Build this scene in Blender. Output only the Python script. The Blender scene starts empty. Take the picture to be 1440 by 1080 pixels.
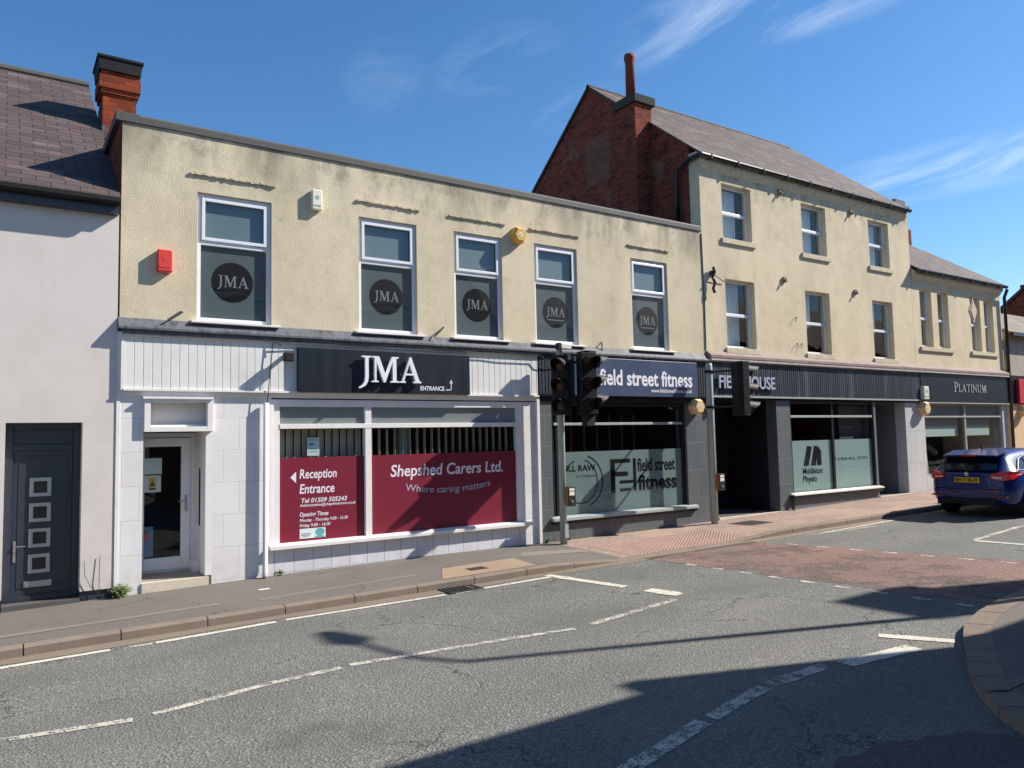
import bpy, bmesh, math, random
from mathutils import Vector, Matrix
random.seed(7)
C = bpy.context.scene.collection
scene = bpy.context.scene
R = math.radians

# ---------------------------------------------------------------- camera
PITCH, ROLL, YAW = .07107, -.02112, .9781
cam_d = bpy.data.cameras.new('camera'); cam = bpy.data.objects.new('camera', cam_d); C.objects.link(cam)
h = Vector((math.cos(YAW), math.sin(YAW), 0)); r0 = Vector((math.sin(YAW), -math.cos(YAW), 0)); zz = Vector((0, 0, 1))
fw = h * math.cos(PITCH) + zz * math.sin(PITCH); u1 = -h * math.sin(PITCH) + zz * math.cos(PITCH)
rt = r0 * math.cos(ROLL) + u1 * math.sin(ROLL); up = -r0 * math.sin(ROLL) + u1 * math.cos(ROLL)
M = Matrix((rt, up, -fw)).transposed().to_4x4(); M.translation = Vector((0, -11.8, 0)); cam.matrix_world = M
cam_d.sensor_width = 36; cam_d.lens = 36 * 1080.2 / 1440; cam_d.clip_end = 2000; cam_d.clip_start = .05
scene.camera = cam

# ---------------------------------------------------------------- light
SUNDIR = Vector((2.5, -1.0, 2.12)).normalized()
sun_d = bpy.data.lights.new('sun', 'SUN'); sun_d.energy = 5.0; sun_d.angle = R(.53); sun_d.color = (1, .93, .84)
sun = bpy.data.objects.new('sun', sun_d); C.objects.link(sun)
sun.rotation_euler = SUNDIR.to_track_quat('Z', 'Y').to_euler(); sun.location = (20, -12, 25)
w = bpy.data.worlds.new('World'); scene.world = w; w.use_nodes = True
nt = w.node_tree; nt.nodes.clear()
out = nt.nodes.new('ShaderNodeOutputWorld'); bg = nt.nodes.new('ShaderNodeBackground'); bg.inputs[1].default_value = .082
sky = nt.nodes.new('ShaderNodeTexSky'); sky.sky_type = 'NISHITA'; sky.sun_disc = False
sky.sun_elevation = math.asin(SUNDIR.z); sky.sun_rotation = math.atan2(SUNDIR.x, SUNDIR.y)
sky.air_density = 1.0; sky.dust_density = .25; sky.ozone_density = 3.5; sky.altitude = 0
tc = nt.nodes.new('ShaderNodeTexCoord'); mp = nt.nodes.new('ShaderNodeMapping'); mp.inputs['Rotation'].default_value = (0.1, .5, R(35))
mp.inputs['Scale'].default_value = (1.4, 6.5, 5.0)
n1 = nt.nodes.new('ShaderNodeTexNoise'); n1.inputs['Scale'].default_value = 1.7; n1.inputs['Detail'].default_value = 9; n1.inputs['Roughness'].default_value = .62; n1.inputs['Distortion'].default_value = .9
n2 = nt.nodes.new('ShaderNodeTexNoise'); n2.inputs['Scale'].default_value = 1.7; n2.inputs['Detail'].default_value = 2
r1 = nt.nodes.new('ShaderNodeMapRange'); r1.inputs[1].default_value = .42; r1.inputs[2].default_value = .8
r2 = nt.nodes.new('ShaderNodeMapRange'); r2.inputs[1].default_value = .44; r2.inputs[2].default_value = .6
mul = nt.nodes.new('ShaderNodeMath'); mul.operation = 'MULTIPLY'; mul2 = nt.nodes.new('ShaderNodeMath'); mul2.operation = 'MULTIPLY'; mul2.inputs[1].default_value = .8
mx = nt.nodes.new('ShaderNodeMixRGB'); mx.inputs[2].default_value = (7.0, 8.0, 9.4, 1)
hs = nt.nodes.new('ShaderNodeHueSaturation'); hs.inputs['Saturation'].default_value = 1.22; hs.inputs['Value'].default_value = 1.16
L = nt.links.new
cx_ = nt.nodes.new('ShaderNodeCombineXYZ')
for k_, (v_, q_) in enumerate((((.457, -.889, .16), 2.6), ((-.25, .1, .96), 11.0), ((.85, .45, .2), 6.0))):
    x_ = nt.nodes.new('ShaderNodeVectorMath'); x_.operation = 'DOT_PRODUCT'; x_.inputs[1].default_value = Vector(v_) * q_; L(tc.outputs['Generated'], x_.inputs[0]); L(x_.outputs['Value'], cx_.inputs[k_])
L(cx_.outputs[0], n1.inputs[0]); L(tc.outputs['Generated'], n2.inputs[0])
L(n1.outputs[0], r1.inputs[0]); L(n2.outputs[0], r2.inputs[0]); L(r1.outputs[0], mul.inputs[0]); L(r2.outputs[0], mul.inputs[1])
L(mul.outputs[0], mul2.inputs[0]); acc = None; WISPS = [((.675, .565, .474), .15, .05, .5), ((.865, .411, .287), .20, .035, .6), ((.745, .483, .467), .13, .03, .42), ((.492, .746, .449), .10, .05, .16), ((.376, .819, .433), .06, .05, .12), ((.58, .70, .40), .08, .03, .14)]
def wisp(d, w1_, w2_, k, acc):       # elongated soft patch around a direction of the sky
    d = Vector(d).normalized(); a = Vector((.457, -.889, .05)).normalized(); a = (a - d * a.dot(d)).normalized(); b = d.cross(a)
    o = []
    for v, q in ((a, w1_), (b, w2_)):
        x = nt.nodes.new('ShaderNodeVectorMath'); x.operation = 'DOT_PRODUCT'; x.inputs[1].default_value = v; L(tc.outputs['Generated'], x.inputs[0])
        y = nt.nodes.new('ShaderNodeMath'); y.operation = 'SUBTRACT'; L(x.outputs['Value'], y.inputs[0]); y.inputs[1].default_value = d.dot(v)
        z_ = nt.nodes.new('ShaderNodeMath'); z_.operation = 'DIVIDE'; L(y.outputs[0], z_.inputs[0]); z_.inputs[1].default_value = q
        p = nt.nodes.new('ShaderNodeMath'); p.operation = 'MULTIPLY'; L(z_.outputs[0], p.inputs[0]); L(z_.outputs[0], p.inputs[1]); o.append(p)
    s_ = nt.nodes.new('ShaderNodeMath'); s_.operation = 'ADD'; L(o[0].outputs[0], s_.inputs[0]); L(o[1].outputs[0], s_.inputs[1])
    e = nt.nodes.new('ShaderNodeMapRange'); e.interpolation_type = 'SMOOTHSTEP'; e.inputs[1].default_value = 1; e.inputs[2].default_value = 0; e.inputs[3].default_value = 0; e.inputs[4].default_value = k; L(s_.outputs[0], e.inputs[0])
    if acc is None: return e.outputs[0]
    t_ = nt.nodes.new('ShaderNodeMath'); t_.operation = 'ADD'; L(acc, t_.inputs[0]); L(e.outputs[0], t_.inputs[1]); return t_.outputs[0]
for args in WISPS: acc = wisp(*args, acc)
m3 = nt.nodes.new('ShaderNodeMath'); m3.operation = 'MULTIPLY'; m3.use_clamp = True; L(r1.outputs[0], m3.inputs[0]); L(acc, m3.inputs[1]); L(m3.outputs[0], mx.inputs[0]); L(sky.outputs[0], hs.inputs['Color']); L(hs.outputs[0], mx.inputs[1]); L(mx.outputs[0], bg.inputs[0]); L(bg.outputs[0], out.inputs[0])
scene.view_settings.view_transform = 'Standard'; scene.view_settings.look = 'None'; scene.view_settings.gamma = 1
scene.view_settings.exposure = .74
scene.render.engine = 'CYCLES'; scene.cycles.max_bounces = 8; scene.cycles.transparent_max_bounces = 12

# ---------------------------------------------------------------- materials
def srgb(r, g, b):
    f = lambda c: ((c / 255 + .055) / 1.055) ** 2.4 if c > 10 else c / 255 / 12.92
    return (f(r), f(g), f(b), 1)
class Mat:
    def __init__(s, name, col=(.5, .5, .5, 1), rough=.7, spec=.3, metal=0):
        s.m = bpy.data.materials.new(name); s.m.use_nodes = True; s.t = s.m.node_tree
        s.b = s.t.nodes['Principled BSDF']; s.b.inputs['Base Color'].default_value = col
        s.b.inputs['Roughness'].default_value = rough; s.b.inputs['Specular IOR Level'].default_value = spec; s.b.inputs['Metallic'].default_value = metal
        s.col = None; s.c0 = col; s.bump = None
    def n(s, t, **k):
        x = s.t.nodes.new('ShaderNode' + t)
        for a, v in k.items(): setattr(x, a, v)
        return x
    def coord(s, kind='Object', scale=(1, 1, 1)):
        t = s.n('TexCoord'); m = s.n('Mapping'); m.inputs['Scale'].default_value = scale
        s.t.links.new(t.outputs[kind], m.inputs[0]); return m.outputs[0]
    def noise(s, scale, detail=4, rough=.5, co=None, dist=0):
        x = s.n('TexNoise'); x.inputs['Scale'].default_value = scale; x.inputs['Detail'].default_value = detail; x.inputs['Roughness'].default_value = rough; x.inputs['Distortion'].default_value = dist
        s.t.links.new(co or s.coord(), x.inputs[0]); return x.outputs[0]
    def voro(s, scale, co=None, feature='F1', outp='Distance'):
        x = s.n('TexVoronoi'); x.feature = feature; x.inputs['Scale'].default_value = scale; s.t.links.new(co or s.coord(), x.inputs[0]); return x.outputs[outp]
    def rng(s, o, a, b, c=0, d=1):
        x = s.n('MapRange'); x.inputs[1].default_value = a; x.inputs[2].default_value = b; x.inputs[3].default_value = c; x.inputs[4].default_value = d
        s.t.links.new(o, x.inputs[0]); return x.outputs[0]
    def math(s, op, a, b):
        x = s.n('Math'); x.operation = op
        for i, v in enumerate((a, b)):
            if isinstance(v, (int, float)): x.inputs[i].default_value = v
            else: s.t.links.new(v, x.inputs[i])
        return x.outputs[0]
    def z(s, ax='Z', kind='Object'):
        t = s.n('TexCoord'); q = s.n('SeparateXYZ'); s.t.links.new(t.outputs[kind], q.inputs[0]); return q.outputs[ax]
    def mix(s, fac, c2, blend='MIX'):
        x = s.n('MixRGB'); x.blend_type = blend
        if isinstance(fac, (int, float)): x.inputs[0].default_value = fac
        else: s.t.links.new(fac, x.inputs[0])
        if s.col: s.t.links.new(s.col, x.inputs[1])
        else: x.inputs[1].default_value = s.c0
        if isinstance(c2, tuple): x.inputs[2].default_value = c2
        else: s.t.links.new(c2, x.inputs[2])
        s.col = x.outputs[0]; s.t.links.new(s.col, s.b.inputs['Base Color']); return s
    def addbump(s, o, strength=.5, dist=.01):
        x = s.n('Bump'); x.inputs['Strength'].default_value = strength; x.inputs['Distance'].default_value = dist
        s.t.links.new(o, x.inputs['Height'])
        if s.bump: s.t.links.new(s.bump, x.inputs['Normal'])
        s.bump = x.outputs[0]; s.t.links.new(s.bump, s.b.inputs['Normal']); return s
    def roughmap(s, o): s.t.links.new(o, s.b.inputs['Roughness']); return s
    def brick(s, c1, c2, mortar, w, hgt, ms=.01, bias=0, co=None):
        x = s.n('TexBrick'); x.inputs['Color1'].default_value = c1; x.inputs['Color2'].default_value = c2; x.inputs['Mortar'].default_value = mortar
        x.inputs['Scale'].default_value = 1; x.inputs['Brick Width'].default_value = w; x.inputs['Row Height'].default_value = hgt; x.inputs['Mortar Size'].default_value = ms
        x.inputs['Mortar Smooth'].default_value = .15; x.inputs['Bias'].default_value = bias
        s.t.links.new(co or s.coord('UV'), x.inputs[0]); s.col = x.outputs[0]; s.t.links.new(s.col, s.b.inputs['Base Color']); s.fac = x.outputs['Fac']; return s

def dirt(m, amount=.35, scale=1.5, col=(.05, .05, .045, 1), lo=.45, hi=.75):
    m.mix(m.rng(m.noise(scale, 6, .65), lo, hi, 0, amount), col); return m
def plain(name, col, rough=.6, spec=.3, metal=0, d=.12, ds=3, bump=0, bs=60):
    m = Mat(name, col, rough, spec, metal)
    if d: dirt(m, d, ds)
    if bump: m.addbump(m.noise(bs, 3), bump, .004)
    return m.m

def splash(m, z0, h_, col, amt=.5):
    m.mix(m.math('MULTIPLY', m.rng(m.z('Z'), z0 + h_, z0, 0, 1), m.rng(m.noise(7, 6, .7), .38, .62, 0, amt)), col); return m
def cream_mat(name, col, bump_scale, bump, dist, stain_top=None, stain=.5):
    m = Mat(name, col, .92, .1)
    m.mix(m.rng(m.noise(.9, 5, .6), .42, .7, 0, .5), (col[0] * .74, col[1] * .72, col[2] * .68, 1))
    m.mix(m.rng(m.noise(2.6, 7, .72), .52, .74, 0, .4), (col[0] * .5, col[1] * .48, col[2] * .45, 1))
    m.mix(m.rng(m.noise(bump_scale * .8, 2), .35, .7, 0, .22), (col[0] * .62, col[1] * .6, col[2] * .55, 1))
    streak = m.rng(m.noise(1.0, 6, .62, m.coord('Object', (1.5, 1, .3)), .4), .42, .66, 0, 1)
    if stain_top is not None:
        band = m.rng(m.z('Z', 'Object'), stain_top - 1.0, stain_top - .05, 0, 1)
        m.mix(m.math('MULTIPLY', m.math('MULTIPLY', streak, band), stain), (.15, .145, .12, 1))
        m.mix(m.math('MULTIPLY', m.rng(m.noise(3.2, 8, .75, m.coord('Object', (1, 1, .7))), .5, .62), m.math('MULTIPLY', m.rng(m.z('Z', 'Object'), stain_top - 1.5, stain_top - .1, 0, 1), .6)), (.2, .19, .16, 1))
    m.mix(m.math('MULTIPLY', streak, .14), (.2, .18, .13, 1))
    spots = m.rng(m.voro(2.3), .0, .09, .5, 0); m.mix(m.math('MULTIPLY', spots, m.rng(m.noise(1.3), .5, .6)), (.15, .14, .11, 1))
    m.addbump(m.noise(bump_scale * 1.1, 4, .7), bump, dist); m.addbump(m.noise(3, 3), .3, .02)
    return m.m
CREAM = srgb(224, 211, 182)
m_pebble = cream_mat('pebbledash', CREAM, 60, .85, .012, 6.75, .85)
m_cream = cream_mat('cream_render', srgb(224, 210, 180), 55, .7, .008, 8.2, .5)
m_cream_trim = plain('cream_painted_stone', srgb(208, 196, 168), .9, .1, d=.35, ds=9, bump=.4, bs=25)
m_white_render = Mat('white_render', srgb(216, 210, 204), .9, .1); m_white_render.mix(m_white_render.rng(m_white_render.noise(150, 2), .3, .7, 0, .2), srgb(150, 145, 138))
dirt(m_white_render, .3, 1.1, (.4, .36, .3, 1)); splash(m_white_render, -.05, .55, (.3, .27, .22, 1), .6); m_white_render.mix(m_white_render.rng(m_white_render.noise(.9, 5, .65, m_white_render.coord('Object', (2, 1, .35))), .55, .75, 0, .3), srgb(176, 168, 158)); m_white_render.addbump(m_white_render.noise(180, 2), .5, .004); m_white_render = m_white_render.m

def tile_mat(name, col, mortar, w, hgt, ms=.006, rough=.35, c2=None, d=.15):
    m = Mat(name, col, rough, .4); m.brick(col, c2 or tuple(x * .93 for x in col[:3]) + (1,), mortar, w, hgt, ms)
    dirt(m, d, 2.2); splash(m, -.05, .45, (.3, .28, .25, 1), .28); m.mix(m.rng(m.noise(1.2, 5, .65, m.coord('Object', (2, 1, .3))), .55, .8, 0, .22), tuple(x * .6 for x in col[:3]) + (1,)); m.addbump(m.math('SUBTRACT', 1, m.fac), .4, .004); m.addbump(m.noise(4, 2), .25, .006); return m.m
m_wtile = tile_mat('white_tiles', srgb(226, 224, 222), srgb(190, 190, 196), .45, .47, .004, .3, d=.07)
m_wstall = tile_mat('white_stall_boards', srgb(218, 218, 224), srgb(150, 150, 158), .3, 4, .005, .4)
m_gtile = tile_mat('grey_painted_tiles', srgb(92, 98, 101), srgb(118, 124, 126), .46, .6, .005, .45, srgb(86, 92, 96))
m_gtile2 = tile_mat('pale_grey_tiles', srgb(196, 196, 194), srgb(150, 150, 150), .3, .9, .005, .5)
m_brick = Mat('red_brick', rough=.9, spec=.1); m_brick.brick(srgb(142, 66, 48), srgb(100, 44, 36), srgb(108, 92, 80), .225, .075, .008)
m_brick.mix(m_brick.rng(m_brick.noise(3.4, 3, .7), .55, .68, 0, .75), srgb(58, 38, 36)); m_brick.mix(m_brick.rng(m_brick.noise(1.1, 3, .6), .6, .72, 0, .6), srgb(132, 112, 98))
m_brick.addbump(m_brick.math('SUBTRACT', 1, m_brick.fac), .7, .01); m_brick.addbump(m_brick.noise(70, 2), .4, .006); m_brick = m_brick.m
m_brickg = Mat('grey_brick', rough=.9, spec=.1); m_brickg.brick(srgb(128, 82, 66), srgb(104, 70, 60), srgb(112, 98, 88), .225, .075, .008); dirt(m_brickg, .5, 4); m_brickg = m_brickg.m
OP = (3.02, 4.02, 6.75, 8.05)
m_brick2 = Mat('orange_brick', rough=.9, spec=.1); m_brick2.brick(srgb(158, 76, 48), srgb(118, 54, 38), srgb(110, 70, 55), .225, .078, .006)
dirt(m_brick2, .4, 5, (.06, .03, .025, 1)); m_brick2.addbump(m_brick2.math('SUBTRACT', 1, m_brick2.fac), .7, .01); m_brick2 = m_brick2.m

def slate(name, c1, c2, w=.3, hh=.17, moss=0.3):
    m = Mat(name, rough=.75, spec=.25); m.brick(c1, c2, tuple(x * .22 for x in c1[:3]) + (1,), w, hh, .008)
    uv = m.coord('UV', (1 / w, 1 / hh, 1)); x = m.n('TexWhiteNoise'); fl = m.n('VectorMath'); fl.operation = 'FLOOR'; m.t.links.new(uv, fl.inputs[0]); m.t.links.new(fl.outputs[0], x.inputs[0])
    m.mix(m.rng(x.outputs[0], .82, 1, 0, .5), tuple(min(1, v * 2.0) for v in c1[:3]) + (1,))
    m.mix(m.rng(m.noise(2.0, 6, .7), .5, .75, 0, moss), (.16, .15, .11, 1)); m.mix(m.rng(m.noise(.5, 3), .45, .65, 0, .3), (.05, .04, .04, 1))
    sp = m.n('SeparateXYZ'); m.t.links.new(m.coord('UV', (1, 1 / hh, 1)), sp.inputs[0])
    saw = m.math('FRACT', sp.outputs[1], 0); m.addbump(m.math('MULTIPLY', m.math('SUBTRACT', 1, saw), 1), .9, .012); m.addbump(m.math('SUBTRACT', 1, m.fac), .8, .01); m.addbump(m.noise(30, 3), .35, .006)
    return m.m
m_slate_l = slate('brown_slate', srgb(92, 78, 76), srgb(76, 64, 64), .34, .175, .12)
m_slate = slate('grey_slate', srgb(96, 84, 77), srgb(72, 63, 59), .28, .19, .5)
m_ctile = slate('concrete_tiles', srgb(122, 112, 98), srgb(108, 98, 86), .3, .33, .3)

m_upvc = plain('white_upvc', srgb(226, 228, 232), .3, .5, d=.05)
m_white = plain('white_paint', srgb(228, 225, 222), .45, .4, d=.12, ds=4)
m_wboard = plain('white_boards', srgb(222, 222, 218), .4, .4, d=.14, ds=2.5)
m_lead = Mat('lead_flashing', srgb(96, 100, 106), .6, .4)
m_lead.mix(m_lead.rng(m_lead.noise(9, 5, .7, m_lead.coord('Object', (1, 1, .25))), .42, .66, 0, .85), srgb(52, 54, 60)); m_lead.mix(m_lead.rng(m_lead.noise(2.2, 4), .6, .7, 0, .5), srgb(120, 100, 88)); m_lead.addbump(m_lead.noise(12, 4), .6, .01); m_lead = m_lead.m
m_trimgrey = plain('weathered_trim', srgb(186, 176, 170), .7, .2, d=.4, ds=7, bump=.3, bs=20)
m_flashp = plain('pinkish_flashing', srgb(150, 132, 126), .8, .2, d=.45, ds=5, bump=.5, bs=14)
m_coping = plain('grey_coping', srgb(88, 86, 84), .6, .3, d=.3, ds=5)
m_anth = plain('anthracite', srgb(44, 50, 62), .35, .5, d=.06)
m_black = plain('black_gloss', srgb(24, 26, 30), .3, .5, d=.08)
m_blackm = plain('black_matt_plastic', srgb(17, 18, 20), .6, .35, d=.12, ds=9)
m_darkframe = plain('dark_frame', srgb(26, 28, 32), .35, .5, d=.05)
def ribbed(name, c):
    m = Mat(name, c, .45, .45); m.mix(m.rng(m.noise(1.2, 6, .7, m.coord('Object', (2.6, 1, .18))), .5, .72, 0, .5), srgb(120, 128, 136)); m.addbump(m.noise(30, 2), .15, .004); return m.m
m_rib = ribbed('dark_ribbed_board', srgb(42, 50, 60))
m_navy = Mat('navy_sign', srgb(24, 33, 44), .35, .5); m_navy.mix(m_navy.rng(m_navy.noise(1.5, 5, .7, m_navy.coord('Object', (3, 1, .5))), .45, .75, 0, .25), srgb(70, 82, 94)); m_navy = m_navy.m
m_bluesign = Mat('slate_blue_sign', srgb(66, 80, 104), .3, .5); m_bluesign.mix(m_bluesign.rng(m_bluesign.noise(1.2, 5, .6, m_bluesign.coord('Object', (2, 1, .5))), .42, .7, 0, .3), srgb(96, 112, 136)); m_bluesign = m_bluesign.m
m_letter = plain('white_letter', srgb(232, 232, 238), .35, .5, d=.03)
m_gletter = plain('pale_grey_letter', srgb(168, 176, 190), .4, .5, d=.05)
m_burg = plain('burgundy_film', srgb(120, 34, 54), .4, .4, d=.04, ds=1.2)
m_vinyl = plain('white_vinyl', srgb(226, 218, 226), .5, .3, d=0)
def frostm(name, c):
    m = Mat(name, c, .6, .3); m.mix(m.rng(m.noise(1.4, 3), .4, .7, 0, .18), tuple(x * .75 for x in c[:3]) + (1,)); m.mix(m.rng(m.noise(2.5, 6, .7, m.coord('Object', (1, 1, .4))), .6, .8, 0, .25), tuple(min(1, x * 1.5) for x in c[:3]) + (1,)); return m.m
m_frost = frostm('frosted_film', srgb(112, 132, 130))
m_frost2 = frostm('pale_frosted_film', srgb(142, 164, 160))
m_frost_up = frostm('upstairs_grey_film', srgb(84, 96, 98))
m_frost_upper = frostm('condensation_film', srgb(104, 122, 124))
m_decal = plain('dark_vinyl', srgb(7, 10, 14), .6, .15, d=0)
m_decal_g = plain('grey_vinyl', srgb(130, 138, 142), .5, .3, d=0)
m_greyblind = plain('grey_blind', srgb(140, 144, 144), .8, .1, d=.1)
m_beige = plain('beige_blind', srgb(168, 164, 148), .8, .1, d=.1)
m_dark = plain('dark_interior', (.02, .021, .024, 1), .8, .1, d=0)
m_room = plain('room_wall', (.10, .10, .10, 1), .9, .1, d=.2)
m_glass = bpy.data.materials.new('glass'); m_glass.use_nodes = True
t = m_glass.node_tree; t.nodes.clear(); o_ = t.nodes.new('ShaderNodeOutputMaterial'); ms = t.nodes.new('ShaderNodeMixShader'); tr = t.nodes.new('ShaderNodeBsdfTransparent'); gl = t.nodes.new('ShaderNodeBsdfGlossy'); ge = t.nodes.new('ShaderNodeNewGeometry'); dt = t.nodes.new('ShaderNodeVectorMath'); dt.operation = 'DOT_PRODUCT'; ab = t.nodes.new('ShaderNodeMath'); ab.operation = 'ABSOLUTE'; om = t.nodes.new('ShaderNodeMath'); om.operation = 'SUBTRACT'; om.inputs[0].default_value = 1; pw = t.nodes.new('ShaderNodeMath'); pw.operation = 'POWER'; pw.inputs[1].default_value = 5; ad = t.nodes.new('ShaderNodeMath')
t.links.new(ge.outputs['Incoming'], dt.inputs[0]); t.links.new(ge.outputs['Normal'], dt.inputs[1]); t.links.new(dt.outputs['Value'], ab.inputs[0]); t.links.new(ab.outputs[0], om.inputs[1]); t.links.new(om.outputs[0], pw.inputs[0])
ad.operation = 'MULTIPLY_ADD'; ad.inputs[1].default_value = .9; ad.inputs[2].default_value = .05; gl.inputs['Roughness'].default_value = 0.0; tr.inputs[0].default_value = (.93, .97, .97, 1)
gl.inputs[0].default_value = (.95, .98, 1, 1)
_n = t.nodes.new('ShaderNodeTexNoise'); _n.inputs['Scale'].default_value = 1.1; _b = t.nodes.new('ShaderNodeBump'); _b.inputs['Distance'].default_value = .014; _b.inputs['Strength'].default_value = .5
_tc = t.nodes.new('ShaderNodeTexCoord'); t.links.new(_tc.outputs['Object'], _n.inputs[0]); t.links.new(_n.outputs[0], _b.inputs['Height']); t.links.new(_b.outputs[0], gl.inputs['Normal'])
t.links.new(pw.outputs[0], ad.inputs[0]); t.links.new(ad.outputs[0], ms.inputs[0]); t.links.new(tr.outputs[0], ms.inputs[1]); t.links.new(gl.outputs[0], ms.inputs[2]); t.links.new(ms.outputs[0], o_.inputs[0])

def ground_mat(name, c1, c2, sp=120, bump=.6, light=.25, cracks=0, rough=.9, tracks=0):
    m = Mat(name, c1, rough, .2)
    m.mix(m.rng(m.noise(.7, 5, .6), .38, .66, 0, .7), c2)
    m.mix(m.rng(m.noise(.33, 5, .6, m.coord('Object', (.5, 1.2, 1))), .5, .68, 0, .45), tuple(a * b for a, b in zip(c1[:3], (1.45, 1.34, 1.15))) + (1,))
    for k, q_ in ((sp, 1.0), (sp * 2.3, .6)):
        v = m.voro(k, outp='Color'); q = m.n('SeparateColor'); m.t.links.new(v, q.inputs[0])
        wear = m.rng(m.noise(.9, 4, .6), .35, .7, .35, 1.0)
        m.mix(m.math('MULTIPLY', m.rng(q.outputs[0], .6, 1, 0, light * q_), wear), tuple(min(1, x * 2.3 + .04) for x in c1[:3]) + (1,))
        m.mix(m.math('MULTIPLY', m.rng(q.outputs[1], .62, 1, 0, .42 * q_), wear), tuple(x * .35 for x in c1[:3]) + (1,))
    if tracks:
        y_ = m.z('Y'); w1 = m.math('SINE', m.math('MULTIPLY', y_, 3.6), 0); m.mix(m.math('MULTIPLY', m.rng(w1, -.2, 1, 0, .28), m.rng(m.noise(.6, 3), .3, .6)), tuple(x * .72 for x in c1[:3]) + (1,))
        st = m.rng(m.noise(.55, 4, .65), .64, .72, 0, .5); m.mix(st, tuple(x * .55 for x in c1[:3]) + (1,))
        sp_ = m.rng(m.voro(1.1), .0, .035, .75, 0); m.mix(sp_, (.02, .02, .02, 1))
    if cracks:
        d = m.n('MixRGB'); d.blend_type = 'ADD'; d.inputs[0].default_value = .9; m.t.links.new(m.coord(), d.inputs[1]); nn = m.n('TexNoise'); nn.inputs['Scale'].default_value = 1.6; nn.inputs['Detail'].default_value = 9; nn.inputs['Roughness'].default_value = .68; m.t.links.new(m.coord(), nn.inputs[0]); m.t.links.new(nn.outputs['Color'], d.inputs[2])
        cr = m.rng(m.voro(.42, d.outputs[0], 'DISTANCE_TO_EDGE'), 0, .005, 1, 0); gate = m.rng(m.noise(.9, 3), .46, .56)
        m.mix(m.math('MULTIPLY', m.math('MULTIPLY', cr, gate), cracks), (.012, .012, .012, 1))
    m.addbump(m.voro(sp * .8), bump, .009); m.addbump(m.noise(sp * 1.5, 2), .35, .004)
    return m
m_asph_b = ground_mat('asphalt', srgb(107, 107, 102), srgb(94, 96, 91), 56, .95, .62, 1.0, tracks=1); m_asph = m_asph_b.m
m_red = ground_mat('red_asphalt', srgb(122, 99, 91), srgb(108, 94, 88), 56, .95, .6, 1.0)
m_red.mix(m_red.rng(m_red.noise(1.3, 7, .75), .48, .6, 0, .5), srgb(104, 98, 92)); m_red.t.links.new(m_red.rng(m_red.math('ADD', m_red.math('MULTIPLY', m_red.noise(1.1, 8, .7), .75), m_red.math('MULTIPLY', m_red.noise(40, 3, .7), .25)), .52, .6, 1, .1), m_red.b.inputs['Alpha']); m_red = m_red.m
m_pave = ground_mat('footway_asphalt', srgb(110, 105, 98), srgb(98, 94, 88), 130, .4, .25, .8)
m_pave.mix(m_pave.rng(m_pave.noise(1.0, 6, .7, m_pave.coord('Object', (.5, 2.5, 1))), .56, .7, 0, .4), srgb(134, 128, 118)); m_pave = m_pave.m
m_patch = ground_mat('pale_asphalt_patch', srgb(128, 122, 112), srgb(114, 109, 101), 140, .4, .3).m
m_gutter = ground_mat('gutter_silt', srgb(132, 118, 104), srgb(112, 103, 92), 150, .3, .2).m
m_kerb = Mat('concrete_kerb', srgb(130, 118, 106), .9, .15); m_kerb.mix(m_kerb.rng(m_kerb.noise(3, 5, .7), .4, .7, 0, .5), srgb(102, 93, 84)); m_kerb.mix(m_kerb.rng(m_kerb.noise(160, 2), .5, .8, 0, .3), srgb(180, 165, 150)); m_kerb.addbump(m_kerb.noise(60, 4), .5, .006); m_kerb = m_kerb.m
m_block = Mat('block_paving', rough=.9, spec=.1); m_block.brick(srgb(162, 142, 130), srgb(148, 130, 119), srgb(108, 94, 86), .2, .1, .006); dirt(m_block, .3, 1.3, srgb(120, 108, 98)[:3] + (1,)); m_block.mix(m_block.rng(m_block.noise(.8, 4), .5, .62, 0, .5), srgb(176, 150, 132)); m_block.addbump(m_block.math('SUBTRACT', 1, m_block.fac), .5, .004); m_block = m_block.m
m_tact = Mat('tactile_paving', srgb(176, 148, 134), .9, .1); m_tact.mix(m_tact.rng(m_tact.noise(1.5, 5, .7), .4, .66, 0, .6), srgb(156, 128, 114)); m_tact.mix(m_tact.rng(m_tact.noise(90, 2), .45, .8, 0, .3), srgb(190, 160, 146)); m_tact = m_tact.m
m_conc = ground_mat('concrete_slab', srgb(158, 138, 116), srgb(140, 122, 104), 160, .3, .2).m
m_buff = plain('buff_tactile', srgb(150, 135, 100), .9, .1, d=.35, ds=2, bump=.4, bs=60)
def paintm(name, c, lo, hi, sc):
    m = Mat(name, c, .85, .2); m.mix(m.rng(m.noise(3, 4), .4, .7, 0, .4), tuple(x * .75 for x in c[:3]) + (1,)); m.mix(m.rng(m.noise(110, 2), .5, .75, 0, .45), srgb(128, 124, 112))
    a = m.math('ADD', m.math('MULTIPLY', m.noise(sc, 7, .8), .6), m.math('MULTIPLY', m.noise(60, 3, .7), .4)); m.t.links.new(m.rng(a, lo, hi, 1, 0), m.b.inputs['Alpha']); m.addbump(m.voro(56), .7, .006); return m.m
m_paint = paintm('road_paint', srgb(206, 202, 188), .54, .6, 8); m_paint2 = paintm('worn_road_paint', srgb(196, 192, 178), .485, .55, 7)
m_iron = plain('cast_iron', srgb(70, 66, 64), .6, .4, metal=.4, d=.4, ds=12, bump=.6, bs=50)
m_cowl = plain('dark_cowl', srgb(30, 32, 36), .7, .2, d=.2)
m_galv = plain('grey_painted_steel', srgb(156, 166, 162), .45, .5, d=.2, ds=6)
m_yellow = plain('yellow_plastic', srgb(214, 168, 72), .4, .4, d=.08)
m_paley = plain('faded_yellow_plastic', srgb(222, 192, 140), .45, .4, d=.08)
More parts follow.
